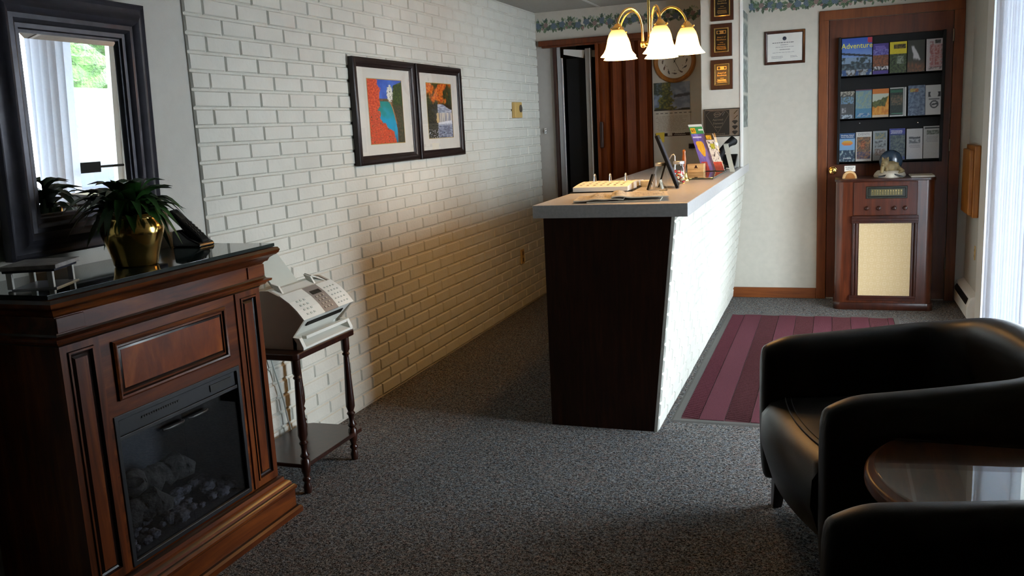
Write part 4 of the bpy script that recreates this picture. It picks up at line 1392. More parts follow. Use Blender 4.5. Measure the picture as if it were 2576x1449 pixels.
# ------------------------------------------------------------------ side table and fax machine
t = thing('side_table', 'small dark walnut side table with turned legs and lower shelf by brick wall', 'table', (-2.2, 3.2, 0))
SX0, SX1, SY0, SY1, SZ = -2.385, -2.06, 2.955, 3.455, 0.611
def tabtop(z0, z1, e=0.0):
    return MB().prism([(SX0, SY0 - e, z0), (SX1 - 0.02, SY0 - e, z0), (SX1 + e, SY0 + 0.02, z0), (SX1 + e, SY1 - 0.03, z0), (SX1 - 0.02, SY1 + e, z0), (SX0 + 0.05, SY1 + e - 0.01, z0), (SX0, SY1 - 0.04, z0)], (0, 0, z1 - z0))
tabtop(SZ - 0.028, SZ).build('top', 'walnut', t, bevel=0.006, segs=3)
tabtop(0.118, 0.136).build('shelf', 'walnut', t, bevel=0.004)
LEG = [(0.010, 0.0), (0.016, 0.004), (0.018, 0.03), (0.013, 0.046), (0.012, 0.052), (0.019, 0.06), (0.019, 0.068), (0.012, 0.076), (0.015, 0.09), (0.020, 0.10), (0.020, 0.15), (0.013, 0.158), (0.021, 0.17), (0.013, 0.182), (0.012, 0.20), (0.014, 0.215), (0.020, 0.225), (0.013, 0.236), (0.021, 0.26), (0.020, 0.30), (0.016, 0.40), (0.013, 0.49), (0.012, 0.500), (0.018, 0.508), (0.012, 0.517), (0.019, 0.53), (0.019, 0.585)]
for x, y in ((SX1 - 0.017, SY0 + 0.022), (SX1 - 0.017, SY1 - 0.085), (SX0 + 0.025, SY0 + 0.022), (SX0 + 0.035, SY1 - 0.075)):
    MB().lathe(LEG, (x, y, 0), 16).build('leg', 'walnut', t, smooth=50)

t = thing('fax_machine', 'pale grey fax machine with taupe side panels on the side table', 'fax machine', (-2.2, 3.25, SZ))
fy0, fy1 = 3.03, 3.435
side = [(-2.10, 0.0), (-2.095, 0.028), (-2.115, 0.055), (-2.055, 0.128), (-2.085, 0.165), (-2.12, 0.198), (-2.165, 0.228), (-2.215, 0.250), (-2.255, 0.250), (-2.30, 0.225), (-2.345, 0.15), (-2.36, 0.06), (-2.36, 0.0)]
def yprism(pts, y0, y1, mi=0, b=None):
    b = b or MB()
    return b.prism([(x, y0, SZ + z) for x, z in pts], (0, y1 - y0, 0), mi)
for a, c in ((fy0, fy0 + 0.016), (fy1 - 0.016, fy1)):
    yprism(side, a, c).build('side_panel', 'fax_dark', t, bevel=0.002)
core = [(x - 0.002 if i in (3, 4, 5, 6) else x, max(0, z - 0.003)) for i, (x, z) in enumerate(side)]
b = yprism([(-2.14, 0.0), (-2.14, 0.05), (-2.062, 0.124), (-2.092, 0.162), (-2.127, 0.195), (-2.17, 0.225), (-2.218, 0.246), (-2.255, 0.246), (-2.30, 0.22), (-2.345, 0.147), (-2.358, 0.0)], fy0 + 0.016, fy1 - 0.016)
b.build('body', 'fax_light', t, bevel=0.002)
top = [(-2.055, 0.128), (-2.085, 0.165), (-2.12, 0.198), (-2.165, 0.228)]
def strip(y0, y1, off, m, name):
    b = MB()
    vs, fs = [], []
    for i, (x, z) in enumerate(top):
        a = top[max(i - 1, 0)]; c = top[min(i + 1, 3)]
        nn = Vector((c[1] - a[1], 0, -(c[0] - a[0]))).normalized()
        for o in (off, -0.004):
            vs += [(x + nn.x * o, y0, SZ + z + nn.z * o), (x + nn.x * o, y1, SZ + z + nn.z * o)]
    for i in range(3):
        k = 4 * i
        fs += [(k, k + 1, k + 5, k + 4), (k, k + 4, k + 6, k + 2), (k + 1, k + 3, k + 7, k + 5)]
    fs += [(0, 2, 3, 1), (12, 13, 15, 14)]
    b.add(vs, fs)
    return b.build(name, m, t)
strip(fy0 + 0.0, fy0 + 0.165, 0.0035, 'fax_light', 'keypad_cover')
strip(fy0 + 0.165, fy0 + 0.275, 0.003, 'fax_panel', 'control_panel')
strip(fy0 + 0.275, fy1, 0.0035, 'fax_light', 'dial_cover')
def on_top(s, y, off):
    L = s * 3
    i = min(2, int(L)); q = L - i
    a, c = Vector((top[i][0], 0, top[i][1])), Vector((top[i + 1][0], 0, top[i + 1][1]))
    d = (c - a).normalized()
    nn = Vector((-d.z, 0, d.x)) * -1
    if nn.z < 0: nn = -nn
    p = a + (c - a) * q + nn * off
    return Vector((p.x, y, SZ + p.z)), d, nn
def keys(name, y0, dy, nc, s0, ds, nr, m, w=0.011, l=0.008):
    b = MB()
    for r in range(nr):
        for c in range(nc):
            p, d, nn = on_top(s0 + ds * r, y0 + dy * c, 0.0032)
            b.obox(p, Vector((0, w, 0)), d * l, nn * 0.003)
    b.build(name, m, t)
keys('number_keys', fy0 + 0.045, 0.026, 3, 0.12, 0.16, 4, 'fax_tray')
keys('function_keys', fy0 + 0.185, 0.026, 3, 0.12, 0.14, 4, 'fax_dark')
keys('speed_dial_keys', fy0 + 0.295, 0.024, 4, 0.12, 0.16, 5, 'fax_tray', 0.008, 0.006)
p, d, nn = on_top(0.68, fy0 + 0.185, 0.0032)
b = MB().obox(p, Vector((0, 0.07, 0)), d * 0.022, nn * 0.002)
b.build('display', 'bronze_dark', t)
b = MB()
vs = [(-2.083, fy0 + 0.06, SZ + 0.108), (-2.083, fy1 - 0.07, SZ + 0.108), (-2.096, fy1 - 0.09, SZ + 0.085), (-2.108, fy0 + 0.08, SZ + 0.066)]
b.prism([(-2.0735, fy0 + 0.06, SZ + 0.108), (-2.0735, fy1 - 0.06, SZ + 0.108), (-2.0875, fy1 - 0.06, SZ + 0.091), (-2.0875, fy0 + 0.06, SZ + 0.091)], (-0.004, 0, 0.003))
b.build('paper_slot', 'black', t)
b = MB()
b.prism([(-2.14, fy0 + 0.02, SZ + 0.0), (-2.07, fy0 + 0.02, SZ + 0.0), (-2.07, fy0 + 0.02, SZ + 0.010), (-2.14, fy0 + 0.02, SZ + 0.03)], (0, fy1 - fy0 - 0.04, 0))
for y in (fy0 + 0.0, fy1 - 0.022):
    b.prism([(-2.12, y, SZ), (-2.068, y, SZ), (-2.068, y, SZ + 0.012), (-2.085, y, SZ + 0.05), (-2.12, y, SZ + 0.055)], (0, 0.022, 0))
b.box(-2.10, -2.075, fy0 + 0.04, fy1 - 0.035, SZ + 0.040, SZ + 0.054)
b.build('output_tray', 'fax_light', t, bevel=0.002)
b = MB()
for (a, c, x) in ((0.085, 0.215, 0.0), (0.215, 0.265, 0.003)):
    b.prism([(-2.235, fy0 + a, SZ + 0.235), (-2.245, fy0 + a, SZ + 0.232), (-2.345 - x, fy0 + a - 0.01, SZ + 0.375), (-2.335 - x, fy0 + a - 0.01, SZ + 0.378)], (0, c - a, 0))
b.build('paper_support', 'fax_tray', t, bevel=0.002)
for y in (fy0 + 0.05, fy1 - 0.11):
    b = MB().prism([(-2.18, y, SZ + 0.228), (-2.22, y, SZ + 0.245), (-2.235, y, SZ + 0.272), (-2.20, y, SZ + 0.262)], (0, 0.012, 0))
    if y > fy0 + 0.1:
        b.prism([(-2.235, fy1 - 0.10, SZ + 0.272), (-2.20, fy1 - 0.10, SZ + 0.262), (-2.18, fy1 - 0.03, SZ + 0.23), (-2.22, fy1 - 0.03, SZ + 0.246)], (0, 0, 0.004))
    b.build('paper_guide', 'fax_light', t, bevel=0.001)
b = MB()
cp = [(-2.365, 3.16, 0.66), (-2.39, 3.19, 0.60), (-2.392, 3.243, 0.50), (-2.392, 3.276, 0.387), (-2.392, 3.306, 0.282), (-2.39, 3.318, 0.20), (-2.38, 3.325, 0.138)]
b.tube(cp, 0.0035, 6)
tag(b.build('telephone_cable', 'fax_tray', smooth=60), 'pale grey cable hanging behind the side table', 'cable')
b = MB().box(XL, XL + 0.026, 3.165, 3.21, 0.705, 0.82)
b.box(XL + 0.026, XL + 0.045, 3.18, 3.20, 0.745, 0.775)
tag(b.build('phone_jack', 'white', bevel=0.003), 'white phone jack on the brick wall beside the fax machine', 'jack')

# ------------------------------------------------------------------ chandelier
CXc, CYc = -0.943, 4.85
t = thing('chandelier', 'brass five arm chandelier with lit bell shades above the counter', 'chandelier', (CXc, CYc, 1.86))
b = MB()
b.tube([(CXc, CYc, 1.88), (CXc, CYc, ZC - 0.02)], 0.008, 10)
b.lathe([(0.06, ZC), (0.058, ZC - 0.012), (0.03, ZC - 0.028), (0.010, ZC - 0.035)], (CXc, CYc, 0), 24)
b.build('rod', 'brass_lt', t, smooth=50)
b = MB().lathe([(0.003, 1.838), (0.007, 1.842), (0.008, 1.852), (0.005, 1.858), (0.010, 1.866), (0.014, 1.876), (0.026, 1.884), (0.030, 1.892), (0.028, 1.900), (0.014, 1.908), (0.010, 1.93)], (CXc, CYc, 0), 20)
b.build('hub', 'brass_lt', t, smooth=50)
SHP = [(0.030, 0.1375), (0.036, 0.130), (0.047, 0.112), (0.055, 0.088), (0.060, 0.062), (0.066, 0.040), (0.076, 0.020), (0.087, 0.007), (0.092, 0.0), (0.089, 0.001), (0.083, 0.008), (0.072, 0.022), (0.062, 0.042), (0.056, 0.064), (0.051, 0.088), (0.043, 0.110), (0.030, 0.130)]
for k in range(5):
    a = 2 * PI * k / 5 + 0.175
    c, s = math.cos(a), math.sin(a)
    P = [(0.022, 1.893), (0.040, 1.893), (0.042, 1.915), (0.044, 1.98), (0.060, 2.035), (0.090, 2.068), (0.125, 2.074), (0.160, 2.058), (0.188, 2.022), (0.200, 1.985)]
    Q = []
    for i in range(len(P) - 1):
        for q in range(3):
            tt = q / 3
            p0, p1, p2, p3 = P[max(i - 1, 0)], P[i], P[i + 1], P[min(i + 2, len(P) - 1)]
            h = lambda A, B, C_, D: 0.5 * (2 * B + (C_ - A) * tt + (2 * A - 5 * B + 4 * C_ - D) * tt ** 2 + (3 * B - A - 3 * C_ + D) * tt ** 3)
            Q.append((h(p0[0], p1[0], p2[0], p3[0]), h(p0[1], p1[1], p2[1], p3[1])))
    Q.append(P[-1])
    b = MB().tube([(CXc + r * c, CYc + r * s, z) for r, z in Q], 0.0065, 10)
    b.lathe([(0.004, -0.018), (0.012, -0.012), (0.014, 0.0), (0.010, 0.010), (0.006, 0.014)], (CXc + 0.041 * c, CYc + 0.041 * s, 1.893), 12)
    arm = b.build('arm', 'brass_lt', t, smooth=50)
    sx, sy = CXc + 0.200 * c, CYc + 0.200 * s
    b = MB().lathe([(0.008, 1.996), (0.016, 1.992), (0.020, 1.984), (0.024, 1.982), (0.032, 1.972), (0.033, 1.960), (0.026, 1.956)], (sx, sy, 0), 20)
    for q in range(3):
        aa = q * 2.1 + k
        b.ball((sx + 0.036 * math.cos(aa), sy + 0.036 * math.sin(aa), 1.972), 0.006, 8, 6)
    b.build('socket_cup', 'brass_lt', arm, smooth=50)
    # the shade's own origin sits mid shade so its colour bands follow its height
    sh = MB().lathe([(r, z - 0.07) for r, z in SHP], (0, 0, 0), 36, 0, caps=False, wave=lambda z, ang: 0.025 * math.sin(8 * ang) * sm(-0.03, -0.07, z))
    ob = sh.build('lamp_shade', 'shade', t, local=True, smooth=70)
    ob.location = (sx - CXc, sy - CYc, 1.828 + 0.07 - 1.86)
    L = bpy.data.lights.new('lamp_bulb', 'POINT')
    L.energy = 6.5
    L.color = (1.0, 0.50, 0.14)
    L.shadow_soft_size = 0.022
    lo = bpy.data.objects.new('lamp_bulb', L)
    COL.objects.link(lo)
    lo.parent = t
    lo.location = (sx - CXc, sy - CYc, 1.868 - 1.86)
picture('framed_picture', 'left framed print of red maple and turquoise lake', 4.172, 4.905, 1.322, 1.897, f_art_lake, 4.335, 4.745, 1.433, 1.787)
picture('framed_picture', 'right framed print of white waterfall under orange trees', 4.932, 5.618, 1.322, 1.897, f_art_falls, 5.085, 5.465, 1.445, 1.787)

# ------------------------------------------------------------------ certificate, clock, calendar on the back wall
t = thing('framed_certificate', 'framed white certificate on the wall left of the brown door', 'certificate', (-0.37, YB, 1.87))
b = MB().frame((-0.524, YB, 1.872), UX, VZ, 0.304, 0.255, [(0, 0), (0, 0.014), (0.004, 0.018), (0.014, 0.016), (0.020, 0.012), (0.022, 0.006)])
b.build('frame', 'radio_dark', t, smooth=40)
b = MB().box(-0.503, -0.241, YB - 0.007, YB - 0.002, 1.893, 2.106)
cxm, W, Vv = -0.372, UX, VZ
b.text('CERTIFICATE OF ACHIEVEMENT', 0.011, (cxm, YB - 0.007, 2.035), UX, VZ, 0.0006, 1) if False else None
lines(b, (-0.465, YB - 0.007, 2.030), UX, VZ, 0.19, 0.012, 1, 31, 1)
lines(b, (-0.405, YB - 0.007, 2.013), UX, VZ, 0.06, 0.011, 1, 32, 2)
lines(b, (-0.45, YB - 0.007, 1.998), UX, VZ, 0.16, 0.008, 1, 33, 2)
lines(b, (-0.415, YB - 0.007, 1.978), UX, VZ, 0.09, 0.010, 1, 34, 1)
lines(b, (-0.475, YB - 0.007, 1.958), UX, VZ, 0.21, 0.007, 1, 35, 2)
lines(b, (-0.475, YB - 0.007, 1.915), UX, VZ, 0.10, 0.022, 3, 36, 2)
lines(b, (-0.335, YB - 0.007, 1.918), UX, VZ, 0.06, 0.016, 2, 37, 2)
b.lathe([(0.015, 0), (0.015, 0.0012)], (-0.374, YB - 0.007, 2.066), 20, 3, 'Y')
b.build('certificate_sheet', ['paper', 'ink_dark', 'ink_grey', 'navy'], t)
b = MB().box(-0.503, -0.241, YB - 0.0100, YB - 0.0092, 1.893, 2.106)
b.build('glazing', 'pic_glass', t)

t = thing('wall_clock', 'round oak framed wall clock with bird pictures for hours', 'clock', (-1.232, YB, 1.955))
kx, kz = -1.232, 1.955
b = MB().lathe([(0.172, 0), (0.173, 0.014), (0.166, 0.026), (0.156, 0.030), (0.146, 0.024), (0.138, 0.018), (0.136, 0.012)], (kx, YB, kz), 48, 0, 'Y', caps=False)
b.build('case', 'oak', t, smooth=50)
def f_clock(u, v):
    x, y = (u - 0.5) * 0.276, (v - 0.5) * 0.276
    c = H('d9d2c2')
    r = math.hypot(x, y)
    for k in range(12):
        a = PI / 2 - k * PI / 6
        bx, by = 0.098 * math.cos(a), 0.098 * math.sin(a)
        th = a + 0.9 + 0.5 * math.sin(k * 2.3)
        dx, dy = x - bx, y - by
        p, q = dx * math.cos(th) + dy * math.sin(th), -dx * math.sin(th) + dy * math.cos(th)
        if (p / 0.013) ** 2 + (q / 0.0062) ** 2 < 1 or math.hypot(p - 0.013, q - 0.003) < 0.0045 or (-0.026 < p < -0.008 and abs(q) < 0.0022):
            return mixc(H('3c2f26'), H(['6a5a3a', '4a4f5a', '7a3a2a'][k % 3]), 0.4 + 0.4 * fb(x, y, 120, k))
        if abs(math.hypot(x, y) - 0.074) < 0.004 and abs((math.atan2(y, x) - a + PI) % (2 * PI) - PI) < 0.07 and k % 2 == 0:
            c = mixc(c, H('8a7f6c'), 0.5)
    return c
fc = MB()
o = len(fc.v)
fc.paint((kx - 0.138, YB - 0.012, kz - 0.138), (0.276, 0, 0), (0, 0, 0.276), 110, 110, f_clock)
keep = [i for i, f in enumerate(fc.f) if all(math.hypot(fc.v[j][0] - kx, fc.v[j][2] - kz) < 0.138 for j in f)]
fc.f = [fc.f[i] for i in keep]; fc.m = [fc.m[i] for i in keep]
fc.build('face', 'print', t)
b = MB()
def hand(ang, L, w):
    d = Vector((math.sin(ang), 0, math.cos(ang))); s = Vector((d.z, 0, -d.x))
    b.obox(Vector((kx, YB - 0.016, kz)) - d * 0.015 - s * w / 2, s * w, d * (L + 0.015), Vector((0, -0.0015, 0)))
hand(math.radians(30), 0.058, 0.0035)
hand(math.radians(152), 0.085, 0.003)
b.lathe([(0.005, 0), (0.005, 0.006)], (kx, YB - 0.013, kz), 10, 0, 'Y')
b.build('hands', 'black', t)
b = MB().lathe([(0.137, 0), (0.137, 0.0008)], (kx, YB - 0.0205, kz), 40, 0, 'Y')
b.build('lens', 'pic_glass', t)

def f_pine(u, v):
    n = fb(u, v, 5, 2)
    fine = fb(u, v, 15, 5)
    if v < 0.05 + 0.03 * math.sin(u * 9):
        return H('1b201c')
    tr = abs(u - 0.34 - 0.06 * (v - .5))
    wid = 0.10 + 0.22 * (1 - v) * (0.6 + 0.4 * math.sin(v * 22)) + 0.10 * fine
    if u < 0.75 and tr < wid:
        return mixc(H('27331a'), H('6b6a2a'), sm(-.4, .5, fine))
    if u < 0.35 and v > 0.55 + 0.15 * n:
        return mixc(H('26342c'), H('4f6068'), sm(-.2, .5, fine))
    if abs(v - 0.52 - 0.12 * (u - .7)) < 0.05 and u > 0.55:
        return H('2c3544')
    return mixc(H('5d6c80'), H('7f8da0'), sm(-.4, .5, n))
t = thing('wall_calendar', 'wall calendar with pine tree photo below the round clock', 'calendar', (-1.26, YB, 1.40))
b = MB().paint((-1.409, YB - 0.004, 1.562), (0.297, 0, 0), (0, 0, 0.228), 60, 46, f_pine)
b.add([(-1.409, YB - 0.0005, 1.562), (-1.112, YB - 0.0005, 1.562), (-1.112, YB - 0.0005, 1.79), (-1.409, YB - 0.0005, 1.79), (-1.409, YB - 0.004, 1.562), (-1.112, YB - 0.004, 1.562), (-1.112, YB - 0.004, 1.79), (-1.409, YB - 0.004, 1.79)], [(0, 1, 5, 4), (1, 2, 6, 5), (2, 3, 7, 6), (3, 0, 4, 7)], 1)
b.build('picture_page', ['print', 'paper'], t)
b = MB().box(-1.409, -1.112, YB - 0.006, YB - 0.0005, 1.378, 1.556)
for i in range(8):
    b.box(-1.395 + i * 0.0385, -1.372 + i * 0.0385, YB - 0.007, YB - 0.006, 1.538, 1.543, 1)
mt('ink_faint', '978d7c')
lines(b, (-1.395, YB - 0.006, 1.395), UX, VZ, 0.27, 0.125, 11, 51, 2)
b.build('date_page', ['wall_beige', 'ink_dark', 'ink_faint'], t)
b = MB().box(-1.404, -1.116, YB - 0.005, YB, 1.352, 1.385)
b.box(-1.404, -1.116, YB - 0.006, YB, 1.336, 1.352, 1)
b.box(-1.30, -1.262, YB - 0.006, YB - 0.0048, 1.356, 1.382, 1)
lines(b, (-1.25, YB - 0.005, 1.356), UX, VZ, 0.11, 0.026, 2, 52, 1)
tag(b.build('wall_sign', ['walnut', 'wall_beige']), 'narrow dark strip sign with pale base under the calendar', 'sign')
b = MB().prism([(-1.40, YB - 0.0075, 1.384), (-1.325, YB - 0.0075, 1.386), (-1.328, YB - 0.012, 1.305), (-1.385, YB - 0.012, 1.305)], (0, 0.001, 0))
tag(b.build('sticky_note', 'yellow'), 'yellow sticky note on the strip sign below calendar', 'sticky note')
b = MB().box(-1.125, -1.075, YB - 0.03, YB, 1.245, 1.285)
b.box(-1.118, -1.082, YB - 0.034, YB - 0.029, 1.252, 1.278, 1)
tag(b.build('key_hook_plate', ['walnut', 'black'], bevel=0.002), 'small dark plate on the tan wall behind the map rack', 'plate')

# ------------------------------------------------------------------ award plaques on the partition
SY = 6.878
def award(label, x0, x1, z0, z1):
    t = thing('award_plaque', label, 'plaque', ((x0 + x1) / 2, SY, z0), 0, 'award plaques on the partition')
    b = MB().box(x0, x1, SY - 0.014, SY, z0, z1)
    b.build('board', 'plaque_wood', t, bevel=0.003)
    w, h = x1 - x0, z1 - z0
    b = MB().frame((x0 + 0.024, SY - 0.014, z0 + 0.030), UX, VZ, w - 0.048, h - 0.060, [(0, 0), (0.001, 0.004), (0.007, 0.006), (0.010, 0.0025)])
    b.build('gilt_frame', 'gold', t, smooth=40)
    xm, Y = (x0 + x1) / 2, SY - 0.0163
    b = MB().box(x0 + 0.033, x1 - 0.033, SY - 0.0163, SY - 0.013, z0 + 0.039, z1 - 0.039)
    zt = z1 - 0.062
    b.add([(xm - 0.034, Y - 0.0005, zt - 0.012), (xm + 0.034, Y - 0.0005, zt - 0.012), (xm + 0.034, Y - 0.0005, zt + 0.012), (xm - 0.034, Y - 0.0005, zt + 0.012)], [(0, 1, 2, 3)], 1)
    b.lathe([(0.010, 0), (0.010, 0.0006)], (xm - 0.02, Y - 0.0005, zt), 16, 0, 'Y')
    b.box(xm + 0.016, xm + 0.030, Y - 0.0011, Y - 0.0006, zt - 0.008, zt + 0.008, 0)
    b.text('AAA', 0.010, (xm - 0.001, Y, zt), UX, VZ, 0.0012, 0)
    b.text('Award of', 0.016, (xm, Y, zt - 0.036), UX, VZ, 0.0006, 1)
    b.text('Excellence', 0.016, (xm, Y, zt - 0.053), UX, VZ, 0.0006, 1)
    lines(b, (xm - 0.012, Y, zt - 0.078), UX, VZ, 0.026, 0.008, 1, 3, 1)
    lines(b, (xm - 0.03, Y, zt - 0.092), UX, VZ, 0.06, 0.007, 1, 4, 1)
    lines(b, (xm - 0.038, Y, z0 + 0.048), UX, VZ, 0.076, 0.028, 3, 5, 1)
    b.build('engraved_plate', ['plaque_black', 'gold'], t)
award('topmost of three wooden award plaques, cut by the picture top', -0.872, -0.707, 2.187, 2.425)
award('middle of three wooden award plaques on the partition', -0.874, -0.718, 1.930, 2.167)
award('lowest of three wooden award plaques, its gold top catching lamp light', -0.875, -0.714, 1.690, 1.908)
t = thing('diamond_plaque', 'dark bronze plaque with five diamond shapes down its right side', 'plaque', (-0.8, SY, 1.34))
x0, x1, z0, z1 = -0.931, -0.664, 1.340, 1.550
b = MB().box(x0, x1, SY - 0.012, SY + 0.001, z0, z1)
b.build('plate', 'bronze', t, bevel=0.003)
b = MB().frame((x0, SY - 0.012, z0), UX, VZ, x1 - x0, z1 - z0, [(0, 0), (0.0, 0.002), (0.005, 0.003), (0.006, 0.0)])
b.build('rim', 'bronze_dark', t)
b = MB().box(x0 + 0.009, x0 + 0.190, SY - 0.0135, SY - 0.011, z0 + 0.012, z1 - 0.012)
xm, Y = x0 + 0.105, SY - 0.0135
p = [Vector((x0 + 0.018, Y, z1 - 0.045)), Vector((x0 + 0.045, Y, z1 - 0.018)), Vector((x0 + 0.165, Y, z1 - 0.018)), Vector((x0 + 0.187, Y, z1 - 0.045)), Vector((xm, Y, z0 + 0.03))]
for i in range(5):
    a, c = p[i], p[(i + 1) % 5]
    d = (c - a).normalized(); s = Vector((d.z, 0, -d.x)) * 0.0008
    b.add([a - s + Vector((0, -.0005, 0)), c - s + Vector((0, -.0005, 0)), c + s + Vector((0, -.0005, 0)), a + s + Vector((0, -.0005, 0))], [(0, 1, 2, 3)], 1)
n = 24
ring = []
for i in range(n):
    a = 2 * PI * i / n
    for rr in (1.0, 0.86):
        ring.append((xm - 0.004 + 0.026 * rr * math.cos(a), Y - 0.0006, z1 - 0.042 + 0.017 * rr * math.sin(a)))
b.add(ring, [(2 * i, 2 * ((i + 1) % n), 2 * ((i + 1) % n) + 1, 2 * i + 1) for i in range(n)], 1)
b.tube([(xm + 0.02, Y - 0.001, z1 - 0.045), (xm + 0.040, Y - 0.001, z1 - 0.024), (xm + 0.052, Y - 0.001, z1 - 0.026), (xm + 0.034, Y - 0.001, z1 - 0.052)], 0.0012, 5, 1)
b.tube([(xm - 0.018, Y - 0.001, z1 - 0.058), (xm - 0.026, Y - 0.001, z1 - 0.065), (xm, Y - 0.001, z1 - 0.066)], 0.0012, 5, 1)
b.text('AAA', 0.019, (xm - 0.004, Y, z1 - 0.042), UX, VZ, 0.0008, 1)
for i, s in enumerate(('Approved', 'Diamond', 'Rated')):
    b.text(s, 0.020, (xm, Y, z1 - 0.082 - 0.027 * i), UX, VZ, 0.0008, 1, 0.95)
lines(b, (x0 + 0.03, Y, z0 + 0.014), UX, VZ, 0.14, 0.014, 2, 8, 1)
b.build('relief_panel', ['bronze_dark', 'bronze'], t)
for i in range(5):
    zc = z1 - 0.028 - i * 0.0385
    xc = x1 - 0.036
    b = MB()
    dp = [(xc - 0.022, SY - 0.0125, zc + 0.006), (xc - 0.013, SY - 0.0125, zc + 0.014), (xc + 0.013, SY - 0.0125, zc + 0.014), (xc + 0.022, SY - 0.0125, zc + 0.006), (xc, SY - 0.0125, zc - 0.017)]
    b.prism(dp, (0, -0.003, 0))
    if i < 2:
        b.obox((xc - 0.004, SY - 0.017, zc - 0.017), (0.026, 0, 0.026), (-0.003, 0, 0.003), (0, -0.002, 0), 1)
    b.build('diamond', ['bronze' if i < 2 else 'bronze_dark', 'chrome'], t)
# posters on the side of the partition
def f_poster(u, v):
    n = fb(u, v * 4, 5, 3)
    k = (v * 3.2) % 1
    return mixc(mixc(H('39443f'), H('8f9994'), sm(-.3, .5, n)), H('a9a79c'), sm(.86, .9, k))
b = MB().paint((-0.6435, 6.92, 1.40), (0, 0.36, 0), (0, 0, 0.86), 20, 70, f_poster)
b.box(-0.645, -0.6437, 6.918, 7.282, 1.398, 2.262, 1)
tag(b.build('wall_poster', ['print', 'paper']), 'tall narrow picture poster seen edge on beside the partition', 'poster')

# ------------------------------------------------------------------ things on the countertop
t = thing('desk_register', 'open three ring desk register with thick white pages on the counter', 'register', (-1.2, 4.95, ZT))
b = MB().prism([(-1.378, 4.70, ZT), (-1.035, 4.755, ZT), (-1.06, 5.26, ZT), (-1.385, 5.22, ZT)], (0, 0, 0.006))
b.build('cover', 'black', t)
def pad(y0, y1, h0, h1, x0, x1, name):
    b = MB()
    n = 9
    P = [(x0, y0 + (y1 - y0) * i / n, ZT + 0.006 + h0 + (h1 - h0) * math.sin(i / n * PI / 2)) for i in range(n + 1)]
    P = [(x0, y0, ZT + 0.0065)] + P + [(x0, y1, ZT + 0.0065)]
    b.prism(P, (x1 - x0, 0.0, 0))
    for i in range(7):
        xx_ = x0 + (x1 - x0) * (0.08 + 0.125 * i)
        for j in (2, 4, 6):
            q = P[j + 1]
            b.add([(xx_, q[1], q[2] + 0.0012), (xx_ + 0.014, q[1], q[2] + 0.0012), (xx_ + 0.014, P[j + 2][1] - 0.012, P[j + 2][2] + 0.0005), (xx_, P[j + 2][1] - 0.012, P[j + 2][2] + 0.0005)], [(0, 1, 2, 3)], 1)
    return b.build(name, ['paper', 'ink_grey'], t)
pad(4.725, 4.965, 0.024, 0.040, -1.365, -1.055, 'front_pages')
pad(5.235, 5.005, 0.026, 0.034, -1.37, -1.07, 'back_pages')
for x in (-1.305, -1.213, -1.122):
    b = MB().tube([(x, 4.985 - 0.026 * math.cos(a), ZT + 0.028 + 0.060 * math.sin(a)) for a in [PI * i / 14 for i in range(15)]], 0.0035, 8)
    b.build('ring', 'chrome', t, smooth=60)
b = MB().lathe([(0.034, 0.0), (0.036, 0.004), (0.037, 0.02), (0.036, 0.034), (0.030, 0.037)], (-1.022, 5.09, ZT), 22)
tag(b.build('paper_roll', 'paper', smooth=40), 'short white paper roll beside the open desk register', 'paper roll')
# newspapers
rnd = random.Random(9)
def news(label, x0, x1, y0, y1, z, rot, hump, seed):
    b = MB()
    nx, ny = 22, 12
    cx_, cy_ = (x0 + x1) / 2, (y0 + y1) / 2
    def P(u, v, off):
        x, y = x0 + (x1 - x0) * u, y0 + (y1 - y0) * v
        zz = z + off
        for (hu, hv, hs, hh) in hump:
            zz += hh * math.exp(-((u - hu) / hs) ** 2 - ((v - hv) / 0.5) ** 2)
        c, s = math.cos(rot), math.sin(rot)
        return (cx_ + (x - cx_) * c - (y - cy_) * s, cy_ + (x - cx_) * s + (y - cy_) * c, zz)
    for off in (0.0,):
        top = [P(i / nx, j / ny, 0.006) for j in range(ny + 1) for i in range(nx + 1)]
        bot = [P(i / nx, j / ny, 0.0005) for j in range(ny + 1) for i in range(nx + 1)]
        fs = [(j * (nx + 1) + i, j * (nx + 1) + i + 1, (j + 1) * (nx + 1) + i + 1, (j + 1) * (nx + 1) + i) for j in range(ny) for i in range(nx)]
        k = len(top)
        fs += [tuple(k + q for q in reversed(f)) for f in fs]
        ed = [i for i in range(nx)]
        for i in range(nx):
            fs.append((i, k + i, k + i + 1, i + 1)); a = ny * (nx + 1) + i
            fs.append((a, a + 1, k + a + 1, k + a))
        for j in range(ny):
            a, c = j * (nx + 1), (j + 1) * (nx + 1)
            fs.append((a, c, k + c, k + a)); fs.append((a + nx, k + a + nx, k + c + nx, c + nx))
        b.add(top + bot, fs)
    rn = random.Random(seed)
    for i in range(nx - 2):
        for j in range(1, ny - 1):
            if rn.random() < 0.55:
                q = [P((i + 1.1) / nx, (j + .2) / ny, 0.0068), P((i + 1.9) / nx, (j + .2) / ny, 0.0068), P((i + 1.9) / nx, (j + .55) / ny, 0.0068), P((i + 1.1) / nx, (j + .55) / ny, 0.0068)]
                b.add(q, [(0, 1, 2, 3)], 1)
    return tag(b.build('newspaper', ['newsprint', 'ink_grey'], smooth=50), label, 'newspaper', 'newspapers on the counter')
news('bottom newspaper of the pile at the near end of the countertop', -1.13, -0.78, 4.10, 4.36, ZT + 0.0005, 0.12, [], 1)
news('rumpled upper left newspaper of the pile on the countertop', -1.20, -0.96, 4.09, 4.36, ZT + 0.0085, 0.16, [(0.45, 0.6, 0.16, 0.022), (0.8, 0.3, 0.15, 0.006)], 2)
